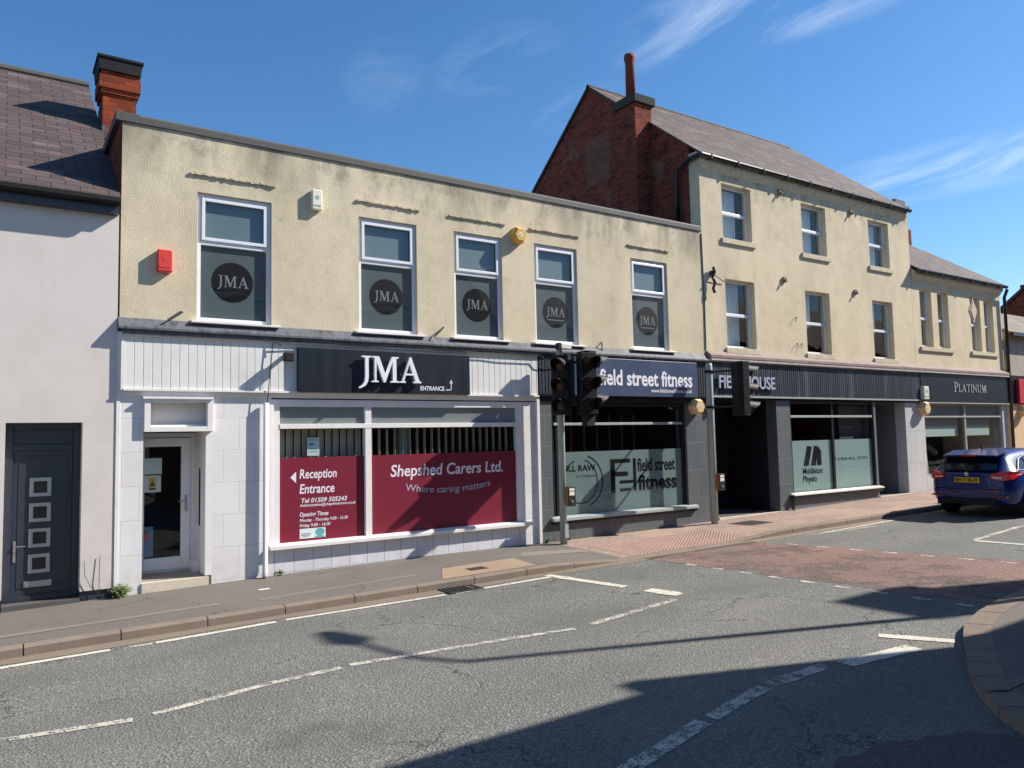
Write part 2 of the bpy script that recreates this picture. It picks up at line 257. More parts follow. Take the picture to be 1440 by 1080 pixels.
m_redp = plain('red_plastic', srgb(214, 66, 58), .4, .4, d=.12)
m_whitep = plain('white_plastic', srgb(222, 222, 206), .4, .4, d=.1)
m_orange = plain('orange_brown_panel', srgb(150, 84, 36), .5, .4, d=.1)
m_steel = plain('brushed_steel', srgb(170, 170, 172), .35, .5, metal=.8, d=.05)
m_weed = plain('weed_leaf', srgb(86, 104, 52), .7, .2, d=.2, ds=20)
m_floor = tile_mat('porch_tiles', srgb(150, 142, 130), srgb(100, 94, 86), .3, .3, .006, .5)
m_step = plain('cream_step', srgb(206, 196, 176), .8, .2, d=.25, ds=6, bump=.3)
m_cabl = plain('black_cable', srgb(20, 20, 22), .6, .3, d=0)
m_curt = plain('net_curtain', srgb(196, 208, 214), .9, .1, d=.12, ds=4)
m_redsign = plain('red_sign', srgb(186, 50, 66), .5, .3, d=.1)
m_paper = plain('paper', srgb(205, 220, 220), .7, .2, d=.02)
m_teal = plain('teal_print', srgb(90, 160, 165), .6, .2, d=.1)

# ---------------------------------------------------------------- mesh helpers
WL = {}
def wloc(o): return WL.get(o.name, Vector((0, 0, 0))) if o else Vector((0, 0, 0))
def tag(o, label=None, cat=None, group=None, kind=None):
    if label: o['label'] = label
    if cat: o['category'] = cat
    if group: o['group'] = group
    if kind: o['kind'] = kind
    return o
def empty(name, loc, label, cat, group=None):
    o = bpy.data.objects.new(name, None); C.objects.link(o); o.location = loc; o.empty_display_size = .2; WL[o.name] = Vector(loc)
    return tag(o, label, cat, group)
class MB:
    def __init__(s): s.v = []; s.f = []
    def add(s, vs, fs):
        n = len(s.v); s.v += [tuple(p) for p in vs]; s.f += [tuple(i + n for i in f) for f in fs]; return s
    def quad(s, *p): return s.add(p, [tuple(range(len(p)))])
    def box(s, x0, x1, y0, y1, z0, z1):
        return s.add([(x0, y0, z0), (x1, y0, z0), (x1, y1, z0), (x0, y1, z0), (x0, y0, z1), (x1, y0, z1), (x1, y1, z1), (x0, y1, z1)],
                     [(0, 3, 2, 1), (4, 5, 6, 7), (0, 1, 5, 4), (1, 2, 6, 5), (2, 3, 7, 6), (3, 0, 4, 7)])
    def pane(s, x0, x1, y, z0, z1): return s.quad((x0, y, z0), (x1, y, z0), (x1, y, z1), (x0, y, z1))
    def prism(s, poly, a, b, ax='y'):   # poly in the plane, extruded along ax from a to b
        mk = {'y': lambda p, t: (p[0], t, p[1]), 'x': lambda p, t: (t, p[0], p[1]), 'z': lambda p, t: (p[0], p[1], t)}[ax]
        n = len(poly); return s.add([mk(p, a) for p in poly] + [mk(p, b) for p in poly], [tuple(range(n)), tuple(range(2 * n - 1, n - 1, -1))] + [(i, (i + 1) % n, n + (i + 1) % n, n + i) for i in range(n)])
    def tube(s, pts, rad, n=12, caps=True):
        pts = [Vector(p) for p in pts]; rad = rad if isinstance(rad, (list, tuple)) else [rad] * len(pts); base = len(s.v); vs = []
        for i, p in enumerate(pts):
            d = (pts[min(i + 1, len(pts) - 1)] - pts[max(i - 1, 0)]).normalized(); a = d.orthogonal().normalized() if i == 0 else (a - d * a.dot(d)).normalized(); b = d.cross(a)
            vs += [p + (a * math.cos(2 * math.pi * k / n) + b * math.sin(2 * math.pi * k / n)) * rad[i] for k in range(n)]
        fs = [(i * n + k, i * n + (k + 1) % n, (i + 1) * n + (k + 1) % n, (i + 1) * n + k) for i in range(len(pts) - 1) for k in range(n)]
        if caps: fs += [tuple(range(n))[::-1], tuple((len(pts) - 1) * n + k for k in range(n))]
        return s.add(vs, fs)
    def build(s, name, mat, parent=None, smooth=False, bevel=0, recalc=True):
        off = wloc(parent); me = bpy.data.meshes.new(name); me.from_pydata([tuple(Vector(v) - off) for v in s.v], [], s.f)
        bm = bmesh.new(); bm.from_mesh(me)
        if recalc: bmesh.ops.recalc_face_normals(bm, faces=bm.faces)
        uvl = bm.loops.layers.uv.new('UVMap')
        for f in bm.faces:
            n = f.normal; f.smooth = smooth
            if abs(n.z) > .95: U, V = Vector((1, 0, 0)), Vector((0, 1, 0))
            else:
                U = Vector((-n.y, n.x, 0)).normalized(); V = n.cross(U)
                if abs(U.x) >= abs(U.y) and U.x < 0 or abs(U.x) < abs(U.y) and U.y < 0: U = -U
                if V.z < 0: V = -V
            for l in f.loops: l[uvl].uv = (l.vert.co.dot(U), l.vert.co.dot(V))
        bm.to_mesh(me); bm.free(); me.materials.append(mat); o = bpy.data.objects.new(name, me); C.objects.link(o)
        if parent: o.parent = parent; WL[o.name] = off
        if bevel:
            b = o.modifiers.new('bevel', 'BEVEL'); b.width = bevel; b.segments = 2; b.limit_method = 'ANGLE'
        return o
def box(name, mat, parent, *a, bevel=0): return MB().box(*a).build(name, mat, parent, bevel=bevel)
def wall(x0, x1, z0, z1, y0, y1, holes):
    mb = MB(); xs = sorted({x0, x1, *[h[0] for h in holes], *[h[1] for h in holes]}); zs = sorted({z0, z1, *[h[2] for h in holes], *[h[3] for h in holes]})
    ins = lambda x, z: any(h[0] < x < h[1] and h[2] < z < h[3] for h in holes)
    for i in range(len(xs) - 1):
        for j in range(len(zs) - 1):
            a, b, c, d = xs[i], xs[i + 1], zs[j], zs[j + 1]
            if ins((a + b) / 2, (c + d) / 2): continue
            mb.quad((a, y0, c), (b, y0, c), (b, y0, d), (a, y0, d)); mb.quad((a, y1, d), (b, y1, d), (b, y1, c), (a, y1, c))
    for (a, b, c, d) in holes:
        mb.quad((a, y0, c), (a, y0, d), (a, y1, d), (a, y1, c)); mb.quad((b, y0, d), (b, y0, c), (b, y1, c), (b, y1, d))
        mb.quad((a, y0, d), (b, y0, d), (b, y1, d), (a, y1, d)); mb.quad((b, y0, c), (a, y0, c), (a, y1, c), (b, y1, c))
    a, b, c, d = x0, x1, z0, z1
    mb.quad((a, y0, d), (a, y0, c), (a, y1, c), (a, y1, d)); mb.quad((b, y0, c), (b, y0, d), (b, y1, d), (b, y1, c))
    mb.quad((b, y0, d), (a, y0, d), (a, y1, d), (b, y1, d)); mb.quad((a, y0, c), (b, y0, c), (b, y1, c), (a, y1, c))
    return mb
def frame(x0, x1, z0, z1, y0, y1, t, tb=None):
    tb = tb or t; mb = MB(); mb.box(x0, x0 + t, y0, y1, z0, z1); mb.box(x1 - t, x1, y0, y1, z0, z1); mb.box(x0 + t, x1 - t, y0, y1, z1 - t, z1); mb.box(x0 + t, x1 - t, y0, y1, z0, z0 + tb); return mb
def finish_curve(cu, name, x0, x1, z0, z1, y, mat, parent, arc=0, depth=.002):
    ob = bpy.data.objects.new('tmp', cu); C.objects.link(ob); dg = bpy.context.evaluated_depsgraph_get(); dg.update()
    me = bpy.data.meshes.new_from_object(ob.evaluated_get(dg)); C.objects.unlink(ob); bpy.data.objects.remove(ob); me.name = name
    xs = [v.co.x for v in me.vertices]; ys = [v.co.y for v in me.vertices]; zs = [v.co.z for v in me.vertices]
    ax, bx, ay, by, az, bz = min(xs), max(xs), min(ys), max(ys), min(zs), max(zs); off = wloc(parent)
    for v in me.vertices:
        u = (v.co.x - ax) / (bx - ax); q = (v.co.y - ay) / (by - ay); d = (v.co.z - az) / max(bz - az, 1e-6)
        v.co = Vector((x0 + u * (x1 - x0), y - d * depth, z0 + q * (z1 - z0) + arc * (2 * u - 1) ** 2)) - off
    me.materials.clear(); me.materials.append(mat); o = bpy.data.objects.new(name, me); C.objects.link(o)
    if parent: o.parent = parent; WL[o.name] = off
    return o
def text(s, name, x0, x1, z0, z1, y, mat, parent, arc=0, depth=.002, shear=0, bold=0, space=1):
    cu = bpy.data.curves.new('t', 'FONT'); cu.body = s; cu.extrude = .01; cu.shear = shear; cu.offset = bold; cu.resolution_u = 3; cu.space_character = space; cu.size = 1
    return finish_curve(cu, name, x0, x1, z0, z1, y, mat, parent, arc, depth)
G = {'I': [[(0, 0), (.36, 0), (.36, .05), (.25, .07), (.25, .93), (.36, .95), (.36, 1), (0, 1), (0, .95), (.11, .93), (.11, .07), (0, .05)]],
'L': [[(0, 0), (.62, 0), (.66, .22), (.62, .22), (.54, .07), (.26, .06), (.26, .93), (.38, .95), (.38, 1), (0, 1), (0, .95), (.12, .93), (.12, .07), (0, .05)]],
'T': [[(.25, 0), (.59, 0), (.59, .05), (.49, .07), (.49, .93), (.7, .93), (.78, .78), (.82, .78), (.8, 1), (.04, 1), (.02, .78), (.06, .78), (.14, .93), (.35, .93), (.35, .07), (.25, .05)]],
'J': [[(.12, 1), (.5, 1), (.5, .95), (.4, .93), (.4, .2), (.37, .02), (.28, -.13), (.12, -.22), (.02, -.25), (0, -.19), (.14, -.11), (.23, .02), (.26, .2), (.26, .93), (.12, .95)]],
'M': [[(0, 0), (.28, 0), (.28, .05), (.19, .07), (.2, .78), (.5, 0), (.57, 0), (.88, .8), (.88, .07), (.78, .05), (.78, 0), (1.14, 0), (1.14, .05), (1.04, .07), (1.04, .93), (1.14, .95), (1.14, 1), (.86, 1), (.58, .28), (.31, 1), (.02, 1), (.02, .95), (.12, .93), (.12, .07), (0, .05)]],
'A': [[(0, 0), (.27, 0), (.27, .05), (.2, .07), (.28, .3), (.62, .3), (.7, .07), (.6, .05), (.6, 0), (.96, 0), (.96, .05), (.88, .07), (.52, 1.02), (.46, 1.02), (.12, .07), (0, .05)], [(.3, .37), (.58, .37), (.44, .76)]],
'N': [[(0, 0), (.28, 0), (.28, .05), (.18, .07), (.18, .78), (.78, 0), (.84, 0), (.84, .93), (.94, .95), (.94, 1), (.66, 1), (.66, .95), (.76, .93), (.76, .3), (.24, 1), (0, 1), (0, .95), (.1, .93), (.1, .07), (0, .05)]],
'U': [[(0, 1), (.38, 1), (.38, .95), (.27, .93), (.27, .3), (.32, .12), (.45, .07), (.6, .12), (.66, .3), (.66, .93), (.56, .95), (.56, 1), (.86, 1), (.86, .95), (.75, .93), (.75, .28), (.65, .05), (.43, -.02), (.22, .05), (.12, .28), (.12, .93), (0, .95)]],
'P': [[(0, 0), (.38, 0), (.38, .05), (.27, .07), (.27, .46), (.5, .46), (.66, .56), (.7, .73), (.66, .9), (.5, 1), (0, 1), (0, .95), (.12, .93), (.12, .07), (0, .05)], [(.27, .53), (.45, .53), (.54, .62), (.56, .73), (.53, .86), (.43, .93), (.27, .93)]]}
def serif(word, name, x0, x1, z0, z1, y, mat, parent, depth=.002, gap=.1, small=1):
    cu = bpy.data.curves.new('s', 'CURVE'); cu.dimensions = '2D'; cu.fill_mode = 'BOTH'; cu.extrude = .01; x = 0
    for i, ch in enumerate(word):
        k = 1 if i == 0 else small; wmax = max(p[0] for p in G[ch][0])
        for lp in G[ch]:
            sp = cu.splines.new('POLY'); sp.points.add(len(lp) - 1); sp.use_cyclic_u = True
            for j, p in enumerate(lp): sp.points[j].co = (x + p[0] * k, p[1] * k, 0, 1)
        x += (wmax + gap) * k
    return finish_curve(cu, name, x0, x1, z0, z1, y, mat, parent, 0, depth)
def arcring(name, mat, parent, cx, cz, r, wdt, a0, a1, y, n=40):
    mb = MB(); 
    for i in range(n):
        t0 = R(a0 + (a1 - a0) * i / n); t1 = R(a0 + (a1 - a0) * (i + 1) / n)
        mb.quad(*[(cx + q * math.cos(t_), y, cz + q * math.sin(t_)) for q, t_ in ((r - wdt, t0), (r, t0), (r, t1), (r - wdt, t1))])
    return mb.build(name, mat, parent, recalc=False)
def disc(name, mat, parent, cx, y, cz, r, n=40, th=.002):
    return MB().prism([(cx + r * math.cos(2 * math.pi * k / n), cz + r * math.sin(2 * math.pi * k / n)) for k in range(n)], y - th, y).build(name, mat, parent)

# ---------------------------------------------------------------- ground
def KZ(x): return -2.16 + .0135 * x                       # carriageway height
WP = [(-30, -2.75), (-8, -2.2), (0, -2.06), (2.6, -2.005), (4, -1.975), (8.4, -1.955), (13, -1.935), (16, -1.87), (20, -1.785), (30, -1.63), (120, -.45)]
def WZ(x):
    for (a, b), (c, d) in zip(WP, WP[1:]):
        if x <= c: return b + (d - b) * (x - a) / (c - a)
    return WP[-1][1]
def drop(x):                                                # kerb upstand, lowered at the crossing
    s = lambda e0, e1: max(0, min(1, (x - e0) / (e1 - e0)))
    return .105 - .085 * s(7.2, 8.6) * (1 - s(11.4, 12.8))
def sheet(name, mat, pts, off, parent=None):
    mb = MB(); mb.quad(*[(x, y, KZ(x) + off) for x, y in pts]); return mb.build(name, mat, parent, recalc=False)
def S(o): return tag(o, kind='structure')
mb = MB(); mb.quad((-300, -400, KZ(-300)), (400, -400, KZ(400)), (400, 400, KZ(400)), (-300, 400, KZ(-300))); S(mb.build('road', m_asph, recalc=False))
KY = -2.02                                                   # back of kerb
xs = [-30 + .25 * i for i in range(0, 400)]
def strip(name, mat, xs, f0, f1, n=1):
    mb = MB()
    for a, b in zip(xs, xs[1:]):
        for k in range(n):
            p = lambda x, t: tuple(Vector(f0(x)) * (1 - t) + Vector(f1(x)) * t)
            mb.quad(p(a, k / n), p(b, k / n), p(b, (k + 1) / n), p(a, (k + 1) / n))
    return mb.build(name, mat, smooth=False, recalc=False)
kt = lambda x: (x, KY, KZ(x) + drop(x)); wt = lambda x: (x, .6, WZ(x) + .008)
S(strip('pavement', m_pave, [x for x in xs if x <= 8.75], kt, wt, 3))
S(strip('brick_pavement', m_block, [x for x in xs if x >= 8.75], kt, wt, 3))
# kerb stones with real joints
mb = MB(); x = -29.9
while x < 68:
    a, b = x + .006, x + .909
    n = 2
    for i in range(n):
        p, q = a + (b - a) * i / n, a + (b - a) * (i + 1) / n
        zt = lambda X: KZ(X) + drop(X) + .003
        mb.add([(p, KY - .125, KZ(p) - .1), (p, KY - .125, zt(p) - .02), (p, KY - .105, zt(p)), (p, KY, zt(p)), (q, KY - .125, KZ(q) - .1), (q, KY - .125, zt(q) - .02), (q, KY - .105, zt(q)), (q, KY, zt(q))],
               [(0, 4, 5, 1), (1, 5, 6, 2), (2, 6, 7, 3)] + ([(0, 1, 2, 3)] if i == 0 else []) + ([(4, 7, 6, 5)] if i == n - 1 else []))
    x += .915
S(mb.build('kerb', m_kerb, recalc=False))
S(strip('gutter_strip', m_gutter, xs, lambda x: (x, -2.38 - .03 * math.sin(x * 1.7), KZ(x) + .004), lambda x: (x, -2.1, KZ(x) + .004)))
# tactile crossing area
mb = MB(); px0 = 8.8
def tz(x, y): return KZ(x) + drop(x) + (WZ(x) + .008 - KZ(x) - drop(x)) * (y - KY) / (.6 - KY)
for i in range(34):
    a = 9.0 + i * .088
    for (y0, y1) in ((-1.98, -.75 - .35 * (i % 1)),):
        mb.quad((a, y0, tz(a, y0) + .003), (a + .088, y0, tz(a + .088, y0) + .003), (a + .088, y1, tz(a + .088, y1) + .003), (a, y1, tz(a, y1) + .003))
for i in range(34):
    for j in range(17):
        cx, cy = 9.0 + .044 + i * .088, -1.94 + j * .07; z = tz(cx, cy) + .004; r = .022
        mb.add([(cx - r, cy - r, z), (cx + r, cy - r, z), (cx + r, cy + r, z), (cx - r, cy + r, z)] + [(cx + sx * r * .6, cy + sy * r * .6, z + .007) for sx, sy in ((-1, -1), (1, -1), (1, 1), (-1, 1))], [(4, 5, 6, 7), (0, 1, 5, 4), (1, 2, 6, 5), (2, 3, 7, 6), (3, 0, 4, 7)])
S(mb.build('tactile_paving', m_tact, recalc=False))
def slab(name, mat, poly, off, th=.0):
    mb = MB(); mb.quad(*[(x, y, tz(x, y) + off) for x, y in poly]); return mb.build(name, mat, recalc=False)
S(slab('concrete_slab', m_conc, [(5.35, -1.98), (7.0, -1.98), (7.1, -1.18), (5.75, -1.22)], .004))
tag(slab('manhole_cover', m_iron, [(13.0, -1.22), (13.75, -1.22), (13.75, -.62), (13.0, -.62)], .005), 'dark rectangular manhole cover in the brick paving by the dark doorway', 'manhole cover')
tag(slab('cover_plate', m_iron, [(6.0, -1.7), (6.3, -1.7), (6.3, -1.5), (6.0, -1.5)], .008), 'small rusty cover plate set in the tan concrete slab', 'cover plate')
S(slab('pavement_patch', m_patch, [(-3.2, -1.72), (2.4, -1.5), (2.45, -1.38), (-3.2, -1.58)], .003)); S(slab('pavement_patch', m_patch, [(2.9, -1.6), (5.2, -1.45), (5.2, -1.36), (2.9, -1.5)], .003)); S(slab('pavement_patch', m_patch, [(7.3, -1.1), (8.7, -1.25), (8.7, -.95), (7.6, -.7)], .003))
tag(slab('stop_tap_cover', m_whitep, [(3.05, -.98), (3.2, -.98), (3.2, -.9), (3.05, -.9)], .006), 'small pale stop tap cover in the asphalt pavement', 'utility cover')
gul = empty('drain_gully', (5.45, -2.32, KZ(5.45)), 'dark sunken street drain grating beside the kerb', 'drain')
mb = MB(); mb.box(5.2, 5.7, -2.5, -2.16, KZ(5.45) - .02, KZ(5.45) + .006); mb.build('gully_pit', m_dark, gul)
mb = frame(5.18, 5.72, -2.52, -2.14, 0, 1, .03); mb.v = [(x, z, KZ(5.45) + .004 + y * .012) for x, y, z in mb.v]
for i in range(6): mb.box(5.25 + i * .08, 5.275 + i * .08, -2.49, -2.17, KZ(5.45) + .006, KZ(5.45) + .014)
mb.build('grating', m_iron, gul)

# markings
def line(pts, wdt, mat=m_paint, name='road_marking', off=.006):
    mb = MB(); P = [Vector((x, y)) for x, y in pts]
    sub = []; wdt *= 1.1
    for a, b in zip(P, P[1:]):
        n = max(1, int((b - a).length / .12))
        sub += [a.lerp(b, i / n) for i in range(n)]
    sub.append(P[-1]); prev = None
    for i, p in enumerate(sub):
        d = (sub[min(i + 1, len(sub) - 1)] - sub[max(i - 1, 0)]).normalized(); nrm = Vector((-d.y, d.x)); ww = wdt / 2 * (1 + .16 * math.sin(i * 1.9 + p.x * 3) * random.random())
        q = (p + nrm * ww * (.85 + .3 * random.random()), p - nrm * ww)
        if prev: mb.quad(*[(v.x, v.y, KZ(v.x) + off) for v in (prev[0], prev[1], q[1], q[0])])
        prev = q
    return S(mb.build(name, mat, recalc=False))
line([(-4, -2.52), (1.06, -2.5)], .08, m_paint); line([(1.25, -2.52), (1.47, -2.52)], .07, m_paint2); line([(1.5, -2.52), (2.83, -2.46)], .08)
line([(2.95, -2.44), (5.1, -2.5)], .08, m_paint); line([(5.25, -2.5), (6.95, -2.46)], .08)
line([(6.95, -2.32), (7.22, -3.75)], .14, m_paint); line([(7.3, -4.1), (7.4, -4.6)], .2, m_paint)
for a, b in (((-.9, -4.72), (.1, -4.78)), ((.1, -4.78), (.95, -4.95)), ((1.1, -4.92), (2.16, -4.74)), ((2.16, -4.76), (2.76, -4.72))): line([a, b], .08, m_paint2)
line([(2.85, -4.70), (4.6, -4.93)], .08, m_paint2); line([(4.6, -4.93), (5.3, -5.05)], .08, m_paint2); line([(5.55, -5.02), (7.15, -4.76)], .09, m_paint2)
line([(3.0, -8.1), (4.35, -7.75)], .13, m_paint2); line([(4.45, -7.73), (5.3, -7.55)], .12, m_paint2); line([(5.4, -7.54), (6.2, -7.52)], .13, m_paint2); line([(6.35, -7.6), (7.3, -7.72)], .16)
line([(7.44, -7.27), (7.78, -7.85)], .13)
line([(13.4, -2.52), (16.2, -2.42)], .07, m_paint); line([(13.2, -2.45), (14.0, -2.62), (15.2, -2.66)], .06, m_paint2)
line([(14.35, -4.95), (14.45, -5.9)], .12, m_paint); line([(14.4, -4.92), (16.9, -4.66)], .1, m_paint2); line([(17.4, -4.68), (19.2, -4.62)], .1, m_paint2)
for i in range(9): line([(9.1 + .03 * i, -3.1 - .5 * i), (9.1 + .03 * i + .02, -3.3 - .5 * i)], .09, m_paint2, 'stud_marking')
for i in range(7): line([(11.9 + .1 * i, -2.9 - .55 * i), (11.93 + .1 * i, -3.1 - .55 * i)], .09, m_paint2, 'stud_marking')
# red crossing surface, ragged edge
pts = []; random.seed(3)
for i in range(24): t = i / 23; pts.append((9.0 + .75 * t + random.uniform(-.06, .06), -2.25 - 6.2 * t))
for i in range(24): t = 1 - i / 23; pts.append((11.7 + 1.7 * t + random.uniform(-.08, .08), -2.25 - 6.2 * t))
mb = MB(); n = 24
for i in range(n - 1):
    a, b, c, d = pts[i], pts[i + 1], pts[2 * n - 2 - i], pts[2 * n - 1 - i]; mb.quad(*[(x, y, KZ(x) + .004) for x, y in (a, b, c, d)])
S(mb.build('red_crossing_surface', m_red, recalc=False))
m_redd = ground_mat('worn_red_asphalt', srgb(96, 82, 80), srgb(88, 84, 82), 62, .9, .5).m
pp_ = [(4.5 + (1.25 + random.uniform(-.07, .07)) * math.cos(k * .126), -9.35 + (.62 + random.uniform(-.05, .05)) * math.sin(k * .126)) for k in range(50)]
mb = MB(); mb.quad(*[(x, y, KZ(x) + .004) for x, y in pp_]); S(mb.build('red_patch', m_redd, recalc=False))
# corner pavement on the near side
ko = [(40, -7.2), (14, -7.25), (10.9, -7.35), (9.6, -7.45), (8.82, -7.58), (8.2, -7.74), (7.78, -7.93), (7.32, -8.18), (6.95, -8.36), (6.58, -8.58), (6.28, -8.8), (6.02, -9.02), (5.8, -9.3), (5.62, -9.7), (5.5, -10.3), (5.45, -12), (5.45, -40)]
ki = []
for i, p in enumerate(ko):
    a = Vector(ko[max(i - 1, 0)]); b = Vector(ko[min(i + 1, len(ko) - 1)]); d = (b - a).normalized(); nn = Vector((-d.y, d.x)); ki.append((p[0] + nn.x * .24, p[1] + nn.y * .24))
mb = MB(); kb = MB()
for i in range(len(ko) - 1):
    a, b, c, d = ko[i], ko[i + 1], ki[i + 1], ki[i]; up_ = lambda p, h_: (p[0], p[1], KZ(p[0]) + h_)
    g = .012; va, vb = Vector(a).lerp(Vector(b), g), Vector(b).lerp(Vector(a), g); vc, vd = Vector(c).lerp(Vector(d), g), Vector(d).lerp(Vector(c), g)
    kb.add([up_(va, -.05), up_(vb, -.05), up_(vb, .085), up_(va, .085), up_(vc, .1), up_(vd, .1)], [(0, 3, 2, 1), (3, 5, 4, 2)])
S(kb.build('corner_kerb', m_kerb, recalc=False))
mb = MB(); mb.quad(*[(x, y, KZ(x) + .098) for x, y in ki + [(40, -40)]]); S(mb.build('corner_pavement', m_pave, recalc=False))
mb = MB(); kg = lambda x, y: (x, y, KZ(x) + .102)
mb.quad(kg(6.42, -9.0), kg(8.4, -9.0), kg(8.4, -10.6), kg(6.0, -10.6), kg(6.02, -9.5))
tb = mb
for i in range(22):
    for j in range(16):
        cx, cy = 6.45 + i * .09, -9.07 - j * .09; z = KZ(cx) + .103; r = .022
        tb.add([(cx - r, cy - r, z), (cx + r, cy - r, z), (cx + r, cy + r, z), (cx - r, cy + r, z)] + [(cx + sx * r * .6, cy + sy * r * .6, z + .007) for sx, sy in ((-1, -1), (1, -1), (1, 1), (-1, 1))], [(4, 5, 6, 7), (0, 1, 5, 4), (1, 2, 6, 5), (2, 3, 7, 6), (3, 0, 4, 7)])
S(tb.build('buff_tactile_paving', m_buff, recalc=False))
mb = MB(); 
for a, b in (((6.38, -8.93), (12, -8.93)),): mb.add([kg(a[0], a[1]), kg(b[0], b[1]), kg(b[0], b[1] + .1), kg(a[0] - .1, a[1] + .1)], [(0, 1, 2, 3)]); mb.v = [(x, y, z + .003) for x, y, z in mb.v]
S(mb.build('edging_stones', m_kerb, recalc=False))

# ================================================================ white house on the left
B1 = empty('white_house', (-2.0, 0, WZ(-2)), 'white rendered house with brown slate roof and dark front door at the left edge', 'house')
mb = MB(); mb.box(-7, .11, 0, .3, -1.9, 3.35); mb.box(.975, 1.375, 0, .3, -1.9, 3.35); mb.box(.11, .975, 0, .3, .34, 3.35); mb.build('wall', m_white_render, B1)
mb = MB(); mb.box(-7, .11, .03, .3, -2.7, -1.9001); mb.box(.975, 1.34, .03, .3, -2.7, -1.9001); mb.build('plinth', m_anth, B1)
mb = MB(); mb.box(-7, -6.7, .3, 9, -2.7, 3.35); mb.box(1.06, 1.34, .3, 9, -2.7, 3.35); mb.box(-6.7, 1.06, 8.7, 9, -2.7, 3.35); mb.build('side_walls', m_brick, B1)
rf = MB(); zr = lambda y: 3.56 + .72 * y
rf.prism([(-.19, zr(-.19)), (4.86, zr(4.86)), (9.9, zr(-.19)), (9.9, zr(-.19) - .08), (4.86, zr(4.86) - .09), (-.19, zr(-.19) - .03)], -7.1, 1.375, 'x')
roof1 = rf.build('roof', m_slate_l, B1)
MB().tube([(-7.1, 4.86, zr(4.86) + .0), (1.375, 4.86, zr(4.86) + .0)], .09, 10).build('ridge_tiles', m_coping, roof1)
box('fascia_board', m_anth, B1, -7.1, 1.36, -.13, 0, 3.22, 3.36)
g_ = MB(); g_.prism([(-.25, 3.42), (-.25, 3.36), (-.22, 3.325), (-.16, 3.325), (-.135, 3.36), (-.135, 3.42)], -7.1, 1.37, 'x'); g_.build('gutter', m_blackm, B1)
d1 = box('front_door', m_anth, B1, .20, .885, .13, .18, -1.9, -.02, bevel=.004)
mb = frame(.11, .975, -1.98, .34, .10, .2, .09, .06); mb.box(.2, .885, .11, .19, -.02, .055); mb.box(.2, .885, .14, .16, .055, .25); mb.box(.2, .885, .12, .19, -1.925, -1.9); mb.build('door_frame', m_anth, B1, bevel=.004)
frame(.27, .83, -1.82, -.1, .122, .132, .018).build('door_moulding', m_anth, d1, bevel=.003)
for k in range(4):
    z1 = -.385 - k * .333; f = frame(.395, .64, z1 - .245, z1, .108, .13, .045).build('door_window', m_steel, d1); box('pane', m_black, f, .44, .595, .12, .129, z1 - .2, z1 - .045)
lb = box('letterbox', m_steel, d1, .35, .665, .112, .13, -1.81, -1.73, bevel=.004); box('flap', m_steel, lb, .37, .645, .106, .112, -1.79, -1.75)
mb = MB(); mb.box(.225, .255, .11, .13, -1.47, -1.2); mb.tube([(.24, .1, -1.27), (.24, .07, -1.27), (.36, .07, -1.27)], .009, 8); mb.build('handle', m_steel, d1)
box('door_step', m_coping, B1, .11, .975, -.02, .3, -2.2, -1.985)
for o_ in list(B1.children):
    if o_.name.startswith(('front_door', 'door_frame')): o_.location.y += .12
ch = box('chimney', m_brick2, B1, 1.39, 1.9, 2.48, 3.1, 4.2, 6.0)
mb = MB(); mb.box(1.36, 1.93, 2.45, 3.13, 6.0, 6.08); mb.box(1.33, 1.96, 2.42, 3.16, 6.08, 6.3); mb.box(1.36, 1.93, 2.45, 3.13, 6.3, 6.38); mb.build('corbel', m_brick2, ch)
mb = MB(); mb.prism([(1.33, 6.38), (1.96, 6.38), (1.98, 6.59), (1.31, 6.59)], 2.4, 3.18); mb.box(1.29, 2.0, 2.38, 3.2, 6.59, 6.63); mb.build('cowl', m_cowl, ch)
mb = MB(); mb.add([(1.383, 2.42, 5.28), (1.383, 2.5, 5.28), (1.383, 3.15, 5.75), (1.383, 3.15, 5.95), (1.383, 2.46, 5.5)], [(0, 1, 2, 3, 4)]); mb.box(1.37, 1.45, 2.455, 2.479, 5.2, 5.42); mb.build('flashing', m_lead, ch)

# ================================================================ cream two-storey shop block
B2 = empty('shop_building', (7.3, 0, -1.96), 'cream pebbledashed two storey flat roofed shop block with five first floor windows', 'building')
X0, X1 = 1.38, 13.2
WIN = [(2.41, 3.5), (4.94, 6.01), (6.75, 7.78), (8.52, 9.57), (11.01, 12.08)]
wall(1.4, X1, 1.7, 4.62, 0, .3, [(a, b, 1.8, 3.745) for a, b in WIN]).build('wall', m_pebble, B2)
mb = MB(); mb.box(X0, 1.6, .02, 9, -2.6, 4.62); mb.build('party_wall', m_brick, B2)
mb = MB(); mb.box(1.6, X1, .3, 9, 4.3, 4.4); mb.box(1.6, X1, 8.8, 9, -2.6, 4.3); mb.build('flat_roof', m_coping, B2)
mb = MB(); mb.prism([(-.025, 4.6), (.33, 4.6), (.33, 4.7), (-.0, 4.73), (-.025, 4.7)], 1.621, X1 - .01, 'x'); mb.prism([(1.31, 4.6), (1.62, 4.6), (1.62, 4.73), (1.31, 4.73)], -.025, 1.7); mb.build('parapet_coping', m_coping, B2, bevel=.005)
mb = MB(); mb.prism([(0.001, 1.8), (-.13, 1.66), (-.13, 1.63), (0.001, 1.63)], 1.38, 13.19, 'x'); mb.build('lead_flashing', m_lead, B2)
mb = MB()
for a, b in ((2.31, 3.56), (4.91, 6.08), (6.66, 7.86), (8.43, 9.64), (10.94, 12.15)):
    n = 26
    for i in range(n):
        z = 4.02 + random.uniform(-.008, .008); mb.box(a + (b - a) * i / n, a + (b - a) * (i + 1) / n, -.03 + random.uniform(-.006, .006), .002, z - .022, z + .01)
    mb.build('drip_moulding', m_pebble, B2); mb = MB()
